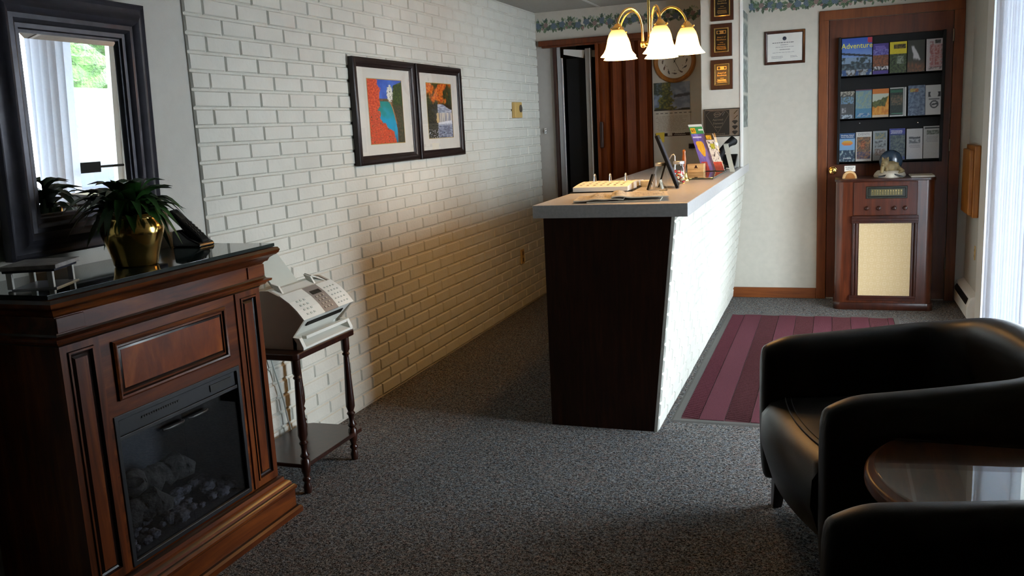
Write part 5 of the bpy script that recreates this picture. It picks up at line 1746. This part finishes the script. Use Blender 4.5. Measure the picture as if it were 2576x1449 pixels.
news('upper right newspaper with folded hump on the countertop pile', -1.03, -0.76, 4.13, 4.42, ZT + 0.0165, 0.22, [(0.12, 0.5, 0.15, 0.024), (0.7, 0.5, 0.2, 0.004)], 3)

# picture easel frame seen nearly edge on
t = thing('easel_frame', 'black photo frame leaning on its easel back, seen edge on', 'photo frame', (-0.84, 4.95, ZT))
b = MB()
d = Vector((-0.112, 0, 0.288))
nrm = Vector((0.288, 0, 0.112)).normalized()
O = Vector((-0.815, 4.86, ZT + 0.002))
fl = Vector((-0.026, 0.198, 0))
b.obox(O, fl, d, nrm * 0.016)
b.build('frame', 'black', t, bevel=0.002)
b = MB().obox(O + nrm * 0.0165 + d * 0.08 + fl * 0.09, fl * 0.82, d * 0.84, nrm * 0.001)
b.build('photo', 'navy', t)
b = MB().obox(O + d * 0.55 + Vector((0, 0.08, 0)), (0, 0.035, 0), (-0.048, 0, -0.155), (-0.004, 0, 0.001))
b.build('easel_leg', 'black', t)
t = thing('desk_clock', 'small black folding clock on the counter below the leaning frame', 'clock', (-0.94, 4.82, ZT))
b = MB().obox((-0.955, 4.79, ZT + 0.001), (0, 0.06, 0), (0.030, 0, 0.085), (-0.010, 0, 0.004))
b.build('case', 'black_gloss', t, bevel=0.002)
b = MB().obox((-0.925, 4.80, ZT + 0.001), (0, 0.004, 0), (-0.012, 0, 0.045), (0.003, 0, 0.001))
b.obox((-0.925, 4.84, ZT + 0.001), (0, 0.004, 0), (-0.012, 0, 0.045), (0.003, 0, 0.001))
b.build('wire_stand', 'chrome', t)
t = thing('card_stand', 'little clear card stand holding business cards on the counter', 'card stand', (-0.865, 4.76, ZT))
b = MB().prism([(-0.885, 4.73, ZT), (-0.845, 4.73, ZT), (-0.850, 4.73, ZT + 0.012), (-0.875, 4.73, ZT + 0.046), (-0.880, 4.73, ZT + 0.044)], (0, 0.055, 0))
b.build('holder', 'acrylic', t)
b = MB().obox((-0.872, 4.735, ZT + 0.008), (0, 0.045, 0), (-0.012, 0, 0.050), (0.006, 0, 0.002))
b.build('cards', 'fax_tray', t)
def jar(label, x, y, r, h, fill):
    t = thing('glass_jar', label, 'jar', (x, y, ZT))
    b = MB().lathe([(r * 0.9, 0), (r, 0.006), (r, h * 0.72), (r * 0.8, h * 0.84), (r * 0.8, h)], (x, y, ZT), 24, caps=False)
    b.lathe([(0.001, 0.001), (r * 0.9, 0.001)], (x, y, ZT), 24, caps=False)
    b.build('jar_body', 'jar', t, smooth=50)
    b = MB().lathe([(r * 0.86, 0), (r * 0.9, 0.003), (r * 0.9, 0.015), (r * 0.82, 0.018)], (x, y, ZT + h - 0.004), 24)
    b.build('lid', 'silver', t, smooth=40)
    if fill:
        b = MB()
        rn = random.Random(2)
        for i in range(34):
            a, q = rn.uniform(0, 6.28), r * 0.72 * math.sqrt(rn.random())
            zc = ZT + 0.012 + h * 0.55 * (i / 34)
            b.ball((x + q * math.cos(a), y + q * math.sin(a), zc), (0.010, 0.008, 0.007), 7, 5, rn.randrange(4))
        b.build('wrapped_candies', ['red', 'white', 'fax_tray', 'candy'], t, smooth=50)
jar('clear glass jar with silver lid behind the leaning photo frame', -0.925, 5.02, 0.036, 0.125, False)
jar('glass candy jar with red and green sweets right of the photo frame', -0.862, 5.26, 0.038, 0.120, True)
b = MB().tube([(-0.90, 5.32, ZT + 0.0), (-0.895, 5.32, ZT + 0.11), (-0.895, 5.32, ZT + 0.16), (-0.902, 5.32, ZT + 0.172), (-0.912, 5.32, ZT + 0.168), (-0.945, 5.32, ZT + 0.125)], [0.012, 0.0035, 0.0035, 0.0035, 0.004, 0.004], 8)
tag(b.build('desk_pen', 'silver', smooth=60), 'hooked silver desk pen standing between candy jar and brass bell', 'pen')
t = thing('hand_bell', 'brass hand bell with turned wooden handle on the counter', 'bell', (-0.868, 5.50, ZT))
b = MB().lathe([(0.030, 0), (0.031, 0.004), (0.025, 0.014), (0.020, 0.030), (0.018, 0.045), (0.012, 0.055), (0.006, 0.060)], (-0.868, 5.50, ZT), 24)
b.build('bell_cup', 'brass_lt', t, smooth=50)
b = MB().lathe([(0.006, 0.058), (0.008, 0.066), (0.007, 0.080), (0.010, 0.100), (0.013, 0.130), (0.010, 0.160), (0.008, 0.168), (0.011, 0.180), (0.008, 0.190), (0.002, 0.193)], (-0.868, 5.50, ZT), 16)
b.build('handle', 'lampwood', t, smooth=50)
b = MB().box(-0.955, -0.70, 5.56, 6.33, ZT, ZT + 0.012)
tag(b.build('glass_plate', 'slab', bevel=0.002), 'dark plate glass sheet lying on the counter under the map rack', 'glass plate')
ZP = ZT + 0.012
t = thing('wooden_box', 'pale wooden box with dark bell emblem on the counter glass', 'box', (-0.89, 6.17, ZP))
b = MB().box(-0.945, -0.835, 6.12, 6.22, ZP, ZP + 0.022)
b.build('base', 'light_wood', t, bevel=0.002)
b = MB().box(-0.945, -0.835, 6.12, 6.22, ZP + 0.023, ZP + 0.058)
b.prism([(-0.900, 6.1195, ZP + 0.030), (-0.872, 6.1195, ZP + 0.030), (-0.879, 6.1195, ZP + 0.038), (-0.881, 6.1195, ZP + 0.049), (-0.891, 6.1195, ZP + 0.049), (-0.893, 6.1195, ZP + 0.038)], (0, -0.001, 0), 1)
b.build('lid', ['light_wood', 'walnut'], t, bevel=0.0)
b = MB().ball((-0.845, 6.36, ZT + 0.115), (0.05, 0.022, 0.062), 20, 14, 0, 0.12, 6)
b.ball((-0.845, 6.36, ZT + 0.022), (0.035, 0.035, 0.022), 16, 8)
b.tube([(-0.845, 6.36, ZT + 0.03), (-0.845, 6.36, ZT + 0.07)], 0.014, 10)
tag(b.build('carved_ornament', 'terracotta', smooth=60), 'round tan carved ornament behind the map brochures', 'ornament')
# map rack and maps
t = thing('map_rack', 'clear acrylic rack for folded maps at the far end of counter', 'map rack', (-0.78, 6.24, ZP))
Ld = Vector((-0.085, 0.11, 0.0))
b = MB()
for x0, y0, w, h in ((-0.856, 6.235, 0.090, 0.06), (-0.762, 6.205, 0.058, 0.06)):
    b.obox((x0 - 0.004, y0 - 0.006, ZP), (w + 0.008, 0, 0), (0, 0.0, h), (0, -0.002, 0))
    b.obox((x0 - 0.004, y0 - 0.006, ZP), (w + 0.008, 0, 0), (0, 0.05, 0), (0, 0, 0.002))
    b.obox((x0 - 0.006, y0 + 0.02, ZP), (w + 0.008, 0, 0), (-0.075, 0.06, 0.26), (0, 0.002, 0))
b.build('pockets', 'acrylic', t)
def f_map(u, v):
    if v > 0.79:
        if v > 0.955:
            return H('cfd6cf')
        if 0.08 < u < 0.42 and 0.80 < v < 0.925:
            return H('e0a81e') if not (0.13 < u < 0.36 and 0.83 < v < 0.90 and fb(u, v, 18, 2) > -0.05) else H('3c3012')
        if u > 0.66 and 0.86 < v < 0.90:
            return H('d5ded8')
        return H('1f8a4e')
    if 0.08 < u < 0.70 and 0.70 < v < 0.74:
        return H('d8d8f4')
    w = 0.27 * sm(0.22, 0.5, v) * (1 if v < 0.6 else sm(0.68, 0.60, v)) + 0.02 * fb(u, v, 9, 3)
    if v < 0.64 and abs(u - (0.46 - 0.25 * (v - 0.45))) < w and v > 0.30:
        return mixc(H('e8a81c'), H('f0bf3c'), sm(-.3, .3, fb(u, v, 12, 7)))
    if v < 0.19 and 0.1 < u < 0.55:
        return mixc(H('c41e36'), H('a01830'), sm(-.2, .3, fb(u, v, 9, 5)))
    return mixc(H('5a50b0'), H('7a70cc'), sm(-.3, .5, fb(u, v, 4, 8)))
def f_map2(u, v):
    if v > 0.80:
        if 0.1 < u < 0.7 and 0.84 < v < 0.95:
            return H('dca41e') if fb(u, v, 16, 2) < 0.2 else H('4a3a14')
        if v < 0.825:
            return H('c8c8c8')
        return H('15120f')
    if 0.3 < u < 0.8 and 0.58 < v < 0.72:
        return mixc(H('b8b42e'), H('7a8a2a'), sm(-.2, .3, fb(u, v, 9, 4)))
    if v < 0.24:
        return mixc(H('b8322c'), H('8f1f22'), sm(.2, .05, v))
    n = fb(u, v * 1.6, 7, 6)
    return mixc(H('d8d4cc'), H('4a4448'), sm(.1, .45, n))
def mapb(label, x0, y0, w, h, fn):
    b = MB()
    U, V = Vector((w, -0.004, 0)), Vector((-0.32 * h, 0.22 * h, 0.93 * h))
    nn = U.cross(V).normalized()
    O = Vector((x0, y0, ZP + 0.004))
    b.paint(O, U, V, 36, 70, fn)
    q = O - nn * 0.012
    b.add([O, O + U, O + U + V, O + V, q, q + U, q + U + V, q + V], [(4, 7, 6, 5), (0, 4, 5, 1), (1, 5, 6, 2), (2, 6, 7, 3), (3, 7, 4, 0)], 1)
    return tag(b.build('map_brochure', ['print', 'paper']), label, 'map', 'folded maps in the acrylic rack')
mapb('tall purple folded map with yellow shape and green top', -0.856, 6.236, 0.092, 0.345, f_map)
mapb('smaller folded map with black top and red bottom', -0.762, 6.208, 0.058, 0.275, f_map2)
# telephone and leaning slip
t = thing('desk_telephone', 'black desk telephone on the counter against the partition', 'telephone', (-0.735, 6.72, ZT))
b = MB().prism([(-0.80, 6.60, ZT), (-0.80, 6.80, ZT), (-0.80, 6.80, ZT + 0.10), (-0.80, 6.76, ZT + 0.105), (-0.80, 6.60, ZT + 0.03)], (0.13, 0, 0))
b.build('base', 'black_gloss', t, bevel=0.006)
b = MB().tube([(-0.795, 6.62, ZT + 0.085), (-0.77, 6.66, ZT + 0.135), (-0.735, 6.70, ZT + 0.18), (-0.70, 6.74, ZT + 0.205)], [0.034, 0.027, 0.026, 0.034], 12)
b.ball((-0.79, 6.62, ZT + 0.075), (0.03, 0.03, 0.026), 12, 8)
b.ball((-0.70, 6.745, ZT + 0.195), (0.03, 0.03, 0.028), 12, 8)
b.build('handset', 'black', t, smooth=60)
b = MB().obox((-0.775, 6.645, ZT + 0.118), (0.055, 0.05, 0.058), (0.004, -0.004, 0), (-0.004, -0.003, 0.007))
b.build('handset_highlight', 'silver', t)
b = MB().tube([(-0.73, 6.55, ZT + 0.01), (-0.705, 6.53, ZT + 0.008), (-0.69, 6.56, ZT + 0.012), (-0.70, 6.60, ZT + 0.02)], 0.006, 8)
b.build('cord', 'white', t, smooth=60)
b = MB()
P0 = [Vector((-0.672, 6.27, ZT + 0.002)), Vector((-0.640, 6.25, ZT + 0.002))]
b.obox((-0.672, 6.26, ZT + 0.001), (0.034, -0.004, 0), (-0.062, 0.15, 0.185), (0.0, -0.003, 0.002))
b.obox((-0.734, 6.41, ZT + 0.186), (0.034, -0.004, 0), (0.0, 0.05, 0.004), (0, 0, 0.002))
tag(b.build('paper_slip', 'fax_tray'), 'long pale paper slip leaning at the customer edge of the counter', 'paper slip')

# ------------------------------------------------------------------ leather tub chairs
def tub_chair(name, label, loc, rz, W=0.76, D=0.74, zf=0.62, zb=0.70, full=True):
    t = thing(name, label, 'armchair', loc, rz, 'black leather tub chairs')
    hw, th = W / 2, 0.105                                # ridge half width, arm thickness
    yb = -D / 2 + th / 2                                  # ridge line of the back
    yf = D / 2 - 0.02
    R = 0.21
    path = [(-hw, yf)]
    for i in range(7):
        path.append((-hw, yf + (yb + R - yf) * (i + 1) / 7))
    for i in range(1, 9):
        a = PI + i / 8 * PI / 2
        path.append((-hw + R + R * math.cos(a), yb + R + R * math.sin(a)))
    for i in range(1, 5):
        path.append((-hw + R + (2 * hw - 2 * R) * i / 5, yb))
    n0 = len(path)
    path = path + [(-x, y) for x, y in reversed(path[:n0 - 4])] if False else path
    # mirror explicitly
    left = [(-hw, yf + (yb + R - yf) * i / 7) for i in range(8)] + [(-hw + R + R * math.cos(PI + i / 8 * PI / 2), yb + R + R * math.sin(PI + i / 8 * PI / 2)) for i in range(1, 9)]
    mid = [(-hw + R + (2 * hw - 2 * R) * i / 5, yb) for i in range(1, 5)]
    path = left + mid + [(-x, y) for x, y in reversed(left)]
    n = len(path)
    vs, fs = [], []
    prof_n = 0
    for i, (x, y) in enumerate(path):
        a, c = path[max(0, i - 1)], path[min(n - 1, i + 1)]
        tx, ty = c[0] - a[0], c[1] - a[1]
        l = math.hypot(tx, ty)
        nx, ny = ty / l, -tx / l                          # outward normal of the shell
        if i < n // 2 and (nx * x + ny * (y - 0.2)) < 0 or i >= n // 2 and (nx * x + ny * (y - 0.2)) < 0:
            nx, ny = -nx, -ny
        q = sm(yf - 0.10, yb + 0.06, y) if yf > yb else 0
        q = min(1, max(0, (yf - y) / (yf - yb)))
        zt = zf + (zb - zf) * (q ** 1.4)
        bk = sm(0.75, 1.0, q)
        zt += 0.05 * bk * math.sin(PI * (0.5 + 0.5 * min(1, abs(x) / hw)))
        h = th / 2 * (1 + 0.25 * bk)
        ins = 0.03 + 0.05 * bk                            # inside leans with the back
        e = 1.0
        if i in (0, n - 1):
            e = 0.80
        drop = 0.03 if i in (0, n - 1) else 0
        pr = [(h * e * 0.80 - 0.02, 0.10), (h * e * 1.02, 0.20), (h * e * 1.05, 0.42), (h * e, zt - 0.07 - drop), (h * e * 0.88, zt - 0.028 - drop), (h * e * 0.55, zt - 0.006 - drop), (0, zt - drop), (-h * e * 0.55, zt - 0.006 - drop), (-h * e * 0.92, zt - 0.030 - drop), (-h * e - 0.006, zt - 0.08 - drop), (-h * e - 0.004 + ins * 0.2, 0.42), (-h * e, 0.30), (-h * e, 0.10)]
        prof_n = len(pr)
        for o, z in pr:
            vs.append((x + nx * o, y + ny * o, z))
    for i in range(n - 1):
        for k in range(prof_n):
            fs.append((i * prof_n + k, i * prof_n + (k + 1) % prof_n, (i + 1) * prof_n + (k + 1) % prof_n, (i + 1) * prof_n + k))
    # rounded front caps
    for i, sgn in ((0, 1), (n - 1, 1)):
        base = i * prof_n
        o = len(vs)
        x, y = path[i]
        cz = [vs[base + k][2] for k in range(prof_n)]
        zm = 0.40
        for k in range(prof_n):
            v = vs[base + k]
            vs.append((x + (v[0] - x) * 0.72, yf + 0.018, zm + (v[2] - zm) * 0.95))
        for k in range(prof_n):
            f = (base + k, base + (k + 1) % prof_n, o + (k + 1) % prof_n, o + k)
            fs.append(f)
        fs.append(tuple(o + k for k in range(prof_n)))
    SV = list(vs)
    b = MB().add(vs, fs)
    sh = b.build('tub_shell', 'leather', t, local=True, fix=True)
    md = sh.modifiers.new('sub', 'SUBSURF'); md.levels = 1; md.render_levels = 2
    sh.data.shade_smooth()
    # seat cushion with bowed front
    b = MB()
    wi = hw - th / 2 - 0.002
    n_ = 12
    layers = [(0.13, -0.05, 0.95), (0.20, 0.015, 1.0), (0.30, 0.045, 1.0), (0.385, 0.040, 1.0), (0.425, 0.01, 0.985), (0.445, -0.05, 0.95), (0.452, -0.16, 0.85)]
    vs, fs = [], []
    m_ = 0
    for z, fo, k in layers:
        ringp = []
        for i in range(n_ + 1):
            u = i / n_ * 2 - 1
            ringp.append((wi * k * u, yf - 0.015 + fo + 0.035 * (1 - u * u), z))
        for i in range(5):
            q = (i + 1) / 5
            ringp.append((wi * k, yf - 0.015 + fo + (yb + th / 2 + 0.02 - (yf - 0.015 + fo)) * q, z))
        for i in range(1, n_ + 1):
            u = 1 - i / n_ * 2
            ringp.append((wi * k * u, yb + th / 2 + 0.02, z))
        for i in range(4):
            q = (i + 1) / 5
            ringp.append((-wi * k, yb + th / 2 + 0.02 + ((yf - 0.015 + fo) - (yb + th / 2 + 0.02)) * q, z))
        m_ = len(ringp)
        vs += ringp
    for j in range(len(layers) - 1):
        for i in range(m_):
            fs.append((j * m_ + i, j * m_ + (i + 1) % m_, (j + 1) * m_ + (i + 1) % m_, (j + 1) * m_ + i))
    fs.append(tuple(range(m_ - 1, -1, -1)))
    fs.append(tuple((len(layers) - 1) * m_ + i for i in range(m_)))
    b.add(vs, fs)
    st = b.build('seat', 'leather', t, local=True, smooth=70)
    b = MB()
    for off in (-0.055, -0.075):
        b.tube([(wi * 0.95 * (i / 16 * 2 - 1), yf - 0.015 + off + 0.035 * (1 - (i / 16 * 2 - 1) ** 2) + 0.012, 0.4465 - 0.001 * (off + .055) * -100 * 0.02) for i in range(17)], 0.0022, 6)
    b.build('seam', 'thread', st, local=True, smooth=60)
    for sx in (-1, 1):
        for sy, yy in ((1, yf - 0.05), (-1, -D / 2 + 0.08)):
            b = MB()
            x = sx * (hw - 0.03)
            b.prism([(x - 0.028, yy - 0.028, 0.13), (x + 0.028, yy - 0.028, 0.13), (x + 0.028, yy + 0.028, 0.13), (x - 0.028, yy + 0.028, 0.13)], (0, 0, -0.01))
            top = [(x - 0.026, yy - 0.026, 0.125), (x + 0.026, yy - 0.026, 0.125), (x + 0.026, yy + 0.026, 0.125), (x - 0.026, yy + 0.026, 0.125)]
            k2 = 0.017
            x2, y2 = x + sx * 0.004, yy + sy * 0.012
            bot = [(x2 - k2, y2 - k2, 0), (x2 + k2, y2 - k2, 0), (x2 + k2, y2 + k2, 0), (x2 - k2, y2 + k2, 0)]
            b = MB().add(top + bot, [(0, 1, 2, 3), (7, 6, 5, 4), (0, 4, 5, 1), (1, 5, 6, 2), (2, 6, 7, 3), (3, 7, 4, 0)])
            b.build('leg', 'walnut', t, local=True, bevel=0.003)
    # seams where the arms meet the back
    for i in (9, n - 10):
        q = [Vector(SV[i * prof_n + k]) for k in range(3, 11)]
        cxy = Vector((path[i][0], path[i][1], 0))
        q = [Vector((cxy.x + (p.x - cxy.x) * 0.98, cxy.y + (p.y - cxy.y) * 0.98, p.z - 0.004)) for p in q]
        MB().tube(q, 0.0025, 6).build('arm_seam', 'thread', sh, local=True, smooth=60)
    return t
tub_chair('tub_chair', 'farther black leather tub chair behind the glass topped table', (0.243, 3.077, 0), math.radians(107.5), W=0.745, D=0.80, zf=0.665, zb=0.715)
tub_chair('tub_chair', 'nearer black leather tub chair cut by the picture bottom', (0.424, 1.560, 0), math.radians(100.0), W=0.75, D=0.76, zf=0.66, zb=0.695)

# ------------------------------------------------------------------ glass topped side table
t = thing('lamp_table', 'mahogany side table with clear glass top between the black chairs', 'table', (0.42, 2.36, 0))
TZ = 0.565
TY0, TY1, TX0, TX1 = 2.135, 2.60, 0.10, 0.80
def oct_(x0, x1, y0, y1, z, bow=0.078):
    n = 14
    p = []
    for i in range(n + 1):
        u = i / n * 2 - 1
        p.append((x1 - bow * u * u, y0 + (y1 - y0) * i / n, z))
    for i in range(n + 1):
        u = 1 - i / n * 2
        p.append((x0 + bow * u * u, y1 - (y1 - y0) * i / n, z))
    return p
b = MB().prism(oct_(TX0 - 0.012, TX1 + 0.012, TY0 - 0.012, TY1 + 0.0, TZ - 0.052), (0, 0, 0.040))
b.build('wood_top', 'mahog_h', t, bevel=0.012, segs=4, smooth=50)
b = MB().prism(oct_(TX0 + 0.012, TX1 - 0.012, TY0 + 0.004, TY1 - 0.008, TZ - 0.008), (0, 0, 0.008))
b.build('glass_top', 'tglass' if 'tglass' in M else 'slab', t, bevel=0.0015)
b = MB()
for x, y in ((0.205, 2.565), (0.215, 2.175), (0.70, 2.565), (0.70, 2.175)):
    b.lathe([(0.008, 0), (0.008, 0.0045)], (x, y, TZ - 0.0125), 14)
b.build('bumper', 'acrylic', t)
b = MB()
b.box(0.19, 0.71, 2.20, 2.54, TZ - 0.12, TZ - 0.052)
b.build('apron', 'mahog_h', t, bevel=0.003)
for x in (0.20, 0.665):
    for y in (2.205, 2.495):
        MB().prism([(x, y, TZ - 0.06), (x + 0.04, y, TZ - 0.06), (x + 0.04, y + 0.04, TZ - 0.06), (x, y + 0.04, TZ - 0.06)], (0, 0, -(TZ - 0.06))).build('leg', 'mahog', t, bevel=0.004)

# ------------------------------------------------------------------ outdoors, seen through the entrance glass and in the mirror
def gz(x):
    return -0.10 - 0.035 * (x - 1.1)
b = MB().add([(1.08, -15, gz(1.08)), (70, -15, gz(70)), (70, 90, gz(70)), (1.08, 90, gz(1.08))], [(0, 1, 2, 3)])
struct(b.build('ground', 'asphalt'))
def car(name, label, cx_, cy_, rot, paint, cat='car'):
    zg = gz(cx_)
    t = thing(name, label, cat, (cx_, cy_, zg), rot)
    b = MB()
    side = [(-2.2, 0.35), (2.2, 0.35), (2.25, 0.75), (1.95, 0.92), (1.1, 1.0), (0.55, 1.48), (-1.0, 1.50), (-1.75, 1.02), (-2.2, 0.95)]
    b.prism([(x, -0.85, z) for x, z in side], (0, 1.7, 0))
    b.build('body', paint, t, local=True, bevel=0.08, segs=3)
    b = MB()
    b.prism([(x, -0.86, z) for x, z in [(0.95, 1.03), (0.52, 1.40), (-0.95, 1.42), (-1.45, 1.05)]], (0, 1.72, 0))
    b.build('side_windows', 'window_dark', t, local=True)
    for x in (-1.4, 1.4):
        for y in (-0.80, 0.80):
            w = MB().lathe([(0.20, -0.1), (0.33, -0.1), (0.34, 0), (0.33, 0.1), (0.20, 0.1)], (x, y, 0.34), 20, 0, 'Y')
            w.lathe([(0.20, -0.105), (0.19, 0.105)], (x, y, 0.34), 16, 1, 'Y')
            w.build('wheel', ['tyre', 'silver'], t, local=True, smooth=40)
    return t
car('parked_car', 'white car parked in the far row, seen in the mirror', 17.6, 22.1, math.radians(90), 'car_white')
car('parked_car', 'dark blue car parked close outside, seen in the mirror', 8.8, 13.0, math.radians(90), 'car_blue')
zb_ = gz(27)
t = thing('motel_building', 'low white building with shallow roof across the parking lot', 'building', (27, 32, zb_))
b = MB().box(26, 34, 15, 60, zb_ - 0.5, zb_ + 2.0)
b.build('wall', 'siding', t)
b = MB().prism([(25.2, 14, zb_ + 1.95), (30, 14, zb_ + 3.3), (34.8, 14, zb_ + 1.95)], (0, 47, 0))
b.build('roof', 'siding', t)
for y in (27.0, 28.3, 31.0, 35.0, 23.0):
    b = MB().box(25.97, 26.0, y, y + 0.9, zb_ + 0.6, zb_ + 1.6)
    b.build('window', 'window_dark', t)
rnd = random.Random(17)
for i, (x, y, h, w, lab) in enumerate(((42, 44, 13, 5.2, 'bushy green tree behind the white building, middle of the mirror view'), (43, 55.5, 14, 5.2, 'tall green tree behind the white building, left in the mirror view'), (41, 33, 12, 5.0, 'rounded green tree behind the white building, right in the mirror view'), (58, 62, 22, 8.5, 'largest green tree on the slope far behind the building'))):
    zg = gz(x)
    t = thing('tree', lab, 'tree', (x, y, zg), 0, 'trees behind the building')
    MB().tube([(x, y, zg), (x, y, zg + h * 0.5)], [0.35, 0.2], 8).build('trunk', 'bark', t)
    b = MB()
    for k in range(16):
        a, q = rnd.uniform(0, 6.28), rnd.uniform(0.2, 0.8) * w * 0.8
        zc = zg + h * rnd.uniform(0.3, 0.95)
        r = rnd.uniform(0.28, 0.42) * w
        b.ball((x + q * math.cos(a), y + q * math.sin(a), zc), (r, r, r * 0.8), 16, 11, 0, 0.55, 3.2)
    b.build('crown', 'bush', t)
b = MB().ball((24.6, 29.3, gz(24.6) + 0.5), (0.7, 0.7, 0.9), 14, 10, 0, 0.5, 3)
tag(b.build('shrub', 'bush'), 'small green shrub before the white building in the mirror', 'shrub')

# ------------------------------------------------------------------ daylight
w = bpy.data.worlds.new('daylight')
SC.world = w
w.use_nodes = True
nt = w.node_tree
bg = nt.nodes['Background']
tc = N(nt, 'ShaderNodeTexCoord')
sp = N(nt, 'ShaderNodeSeparateXYZ')
nt.links.new(tc.outputs['Generated'], sp.inputs[0])
cr = ramp(nt, sp.outputs['Z'], [(0.0, (0.80, 0.90, 1.0)), (0.25, (0.82, 0.92, 1.0)), (1.0, (0.50, 0.68, 1.0))])
nt.links.new(cr, bg.inputs['Color'])
bg.inputs['Strength'].default_value = 32.0
sun = bpy.data.lights.new('sun', 'SUN')
sun.energy = 34.0
sun.angle = math.radians(0.6)
sun.color = (1.0, 0.95, 0.86)
so = bpy.data.objects.new('sun', sun)
COL.objects.link(so)
so.rotation_euler = Vector((0.62, -0.18, -0.76)).to_track_quat('-Z', 'Y').to_euler()
for nm, y0, y1 in (('window_portal', WY0, WY1), ('door_portal', DY0, DY1)):
    L = bpy.data.lights.new(nm, 'AREA')
    L.shape = 'RECTANGLE'
    L.size, L.size_y = (HZ - 0.02), (y1 - y0)
    L.cycles.is_portal = True
    o = bpy.data.objects.new(nm, L)
    COL.objects.link(o)
    o.location = (XR + 0.115, (y0 + y1) / 2, HZ / 2 + 0.01)
    o.rotation_euler = Matrix(((0, 0, 1), (-0.0, 1, 0), (-1, 0, 0))).transposed().to_euler() if False else (0, math.radians(90), 0)

# ------------------------------------------------------------------ camera and view
cam = bpy.data.cameras.new('camera')
cam.sensor_width = 36.0
cam.lens = 2201.9 * 36.0 / 2576.0
cam.clip_start = 0.05
cam.clip_end = 300
co = bpy.data.objects.new('camera', cam)
COL.objects.link(co)
Rm = ((0.93926102, 0.33957781, -0.04975591), (0.01489528, -0.18517223, -0.98259319), (-0.34288026, 0.92217035, -0.17898316))
X_, Y_, Z_ = Vector(Rm[0]), -Vector(Rm[1]), -Vector(Rm[2])
m4 = Matrix(((X_.x, Y_.x, Z_.x, 0), (X_.y, Y_.y, Z_.y, 0), (X_.z, Y_.z, Z_.z, 1.48), (0, 0, 0, 1)))
co.matrix_world = m4
SC.camera = co
vs_ = SC.view_settings
vs_.view_transform = 'Standard'
vs_.look = 'None'
vs_.gamma = 1.0
vs_.use_curve_mapping = False
vs_.exposure = 0.0
SC.cycles.caustics_reflective = False
SC.cycles.caustics_refractive = False
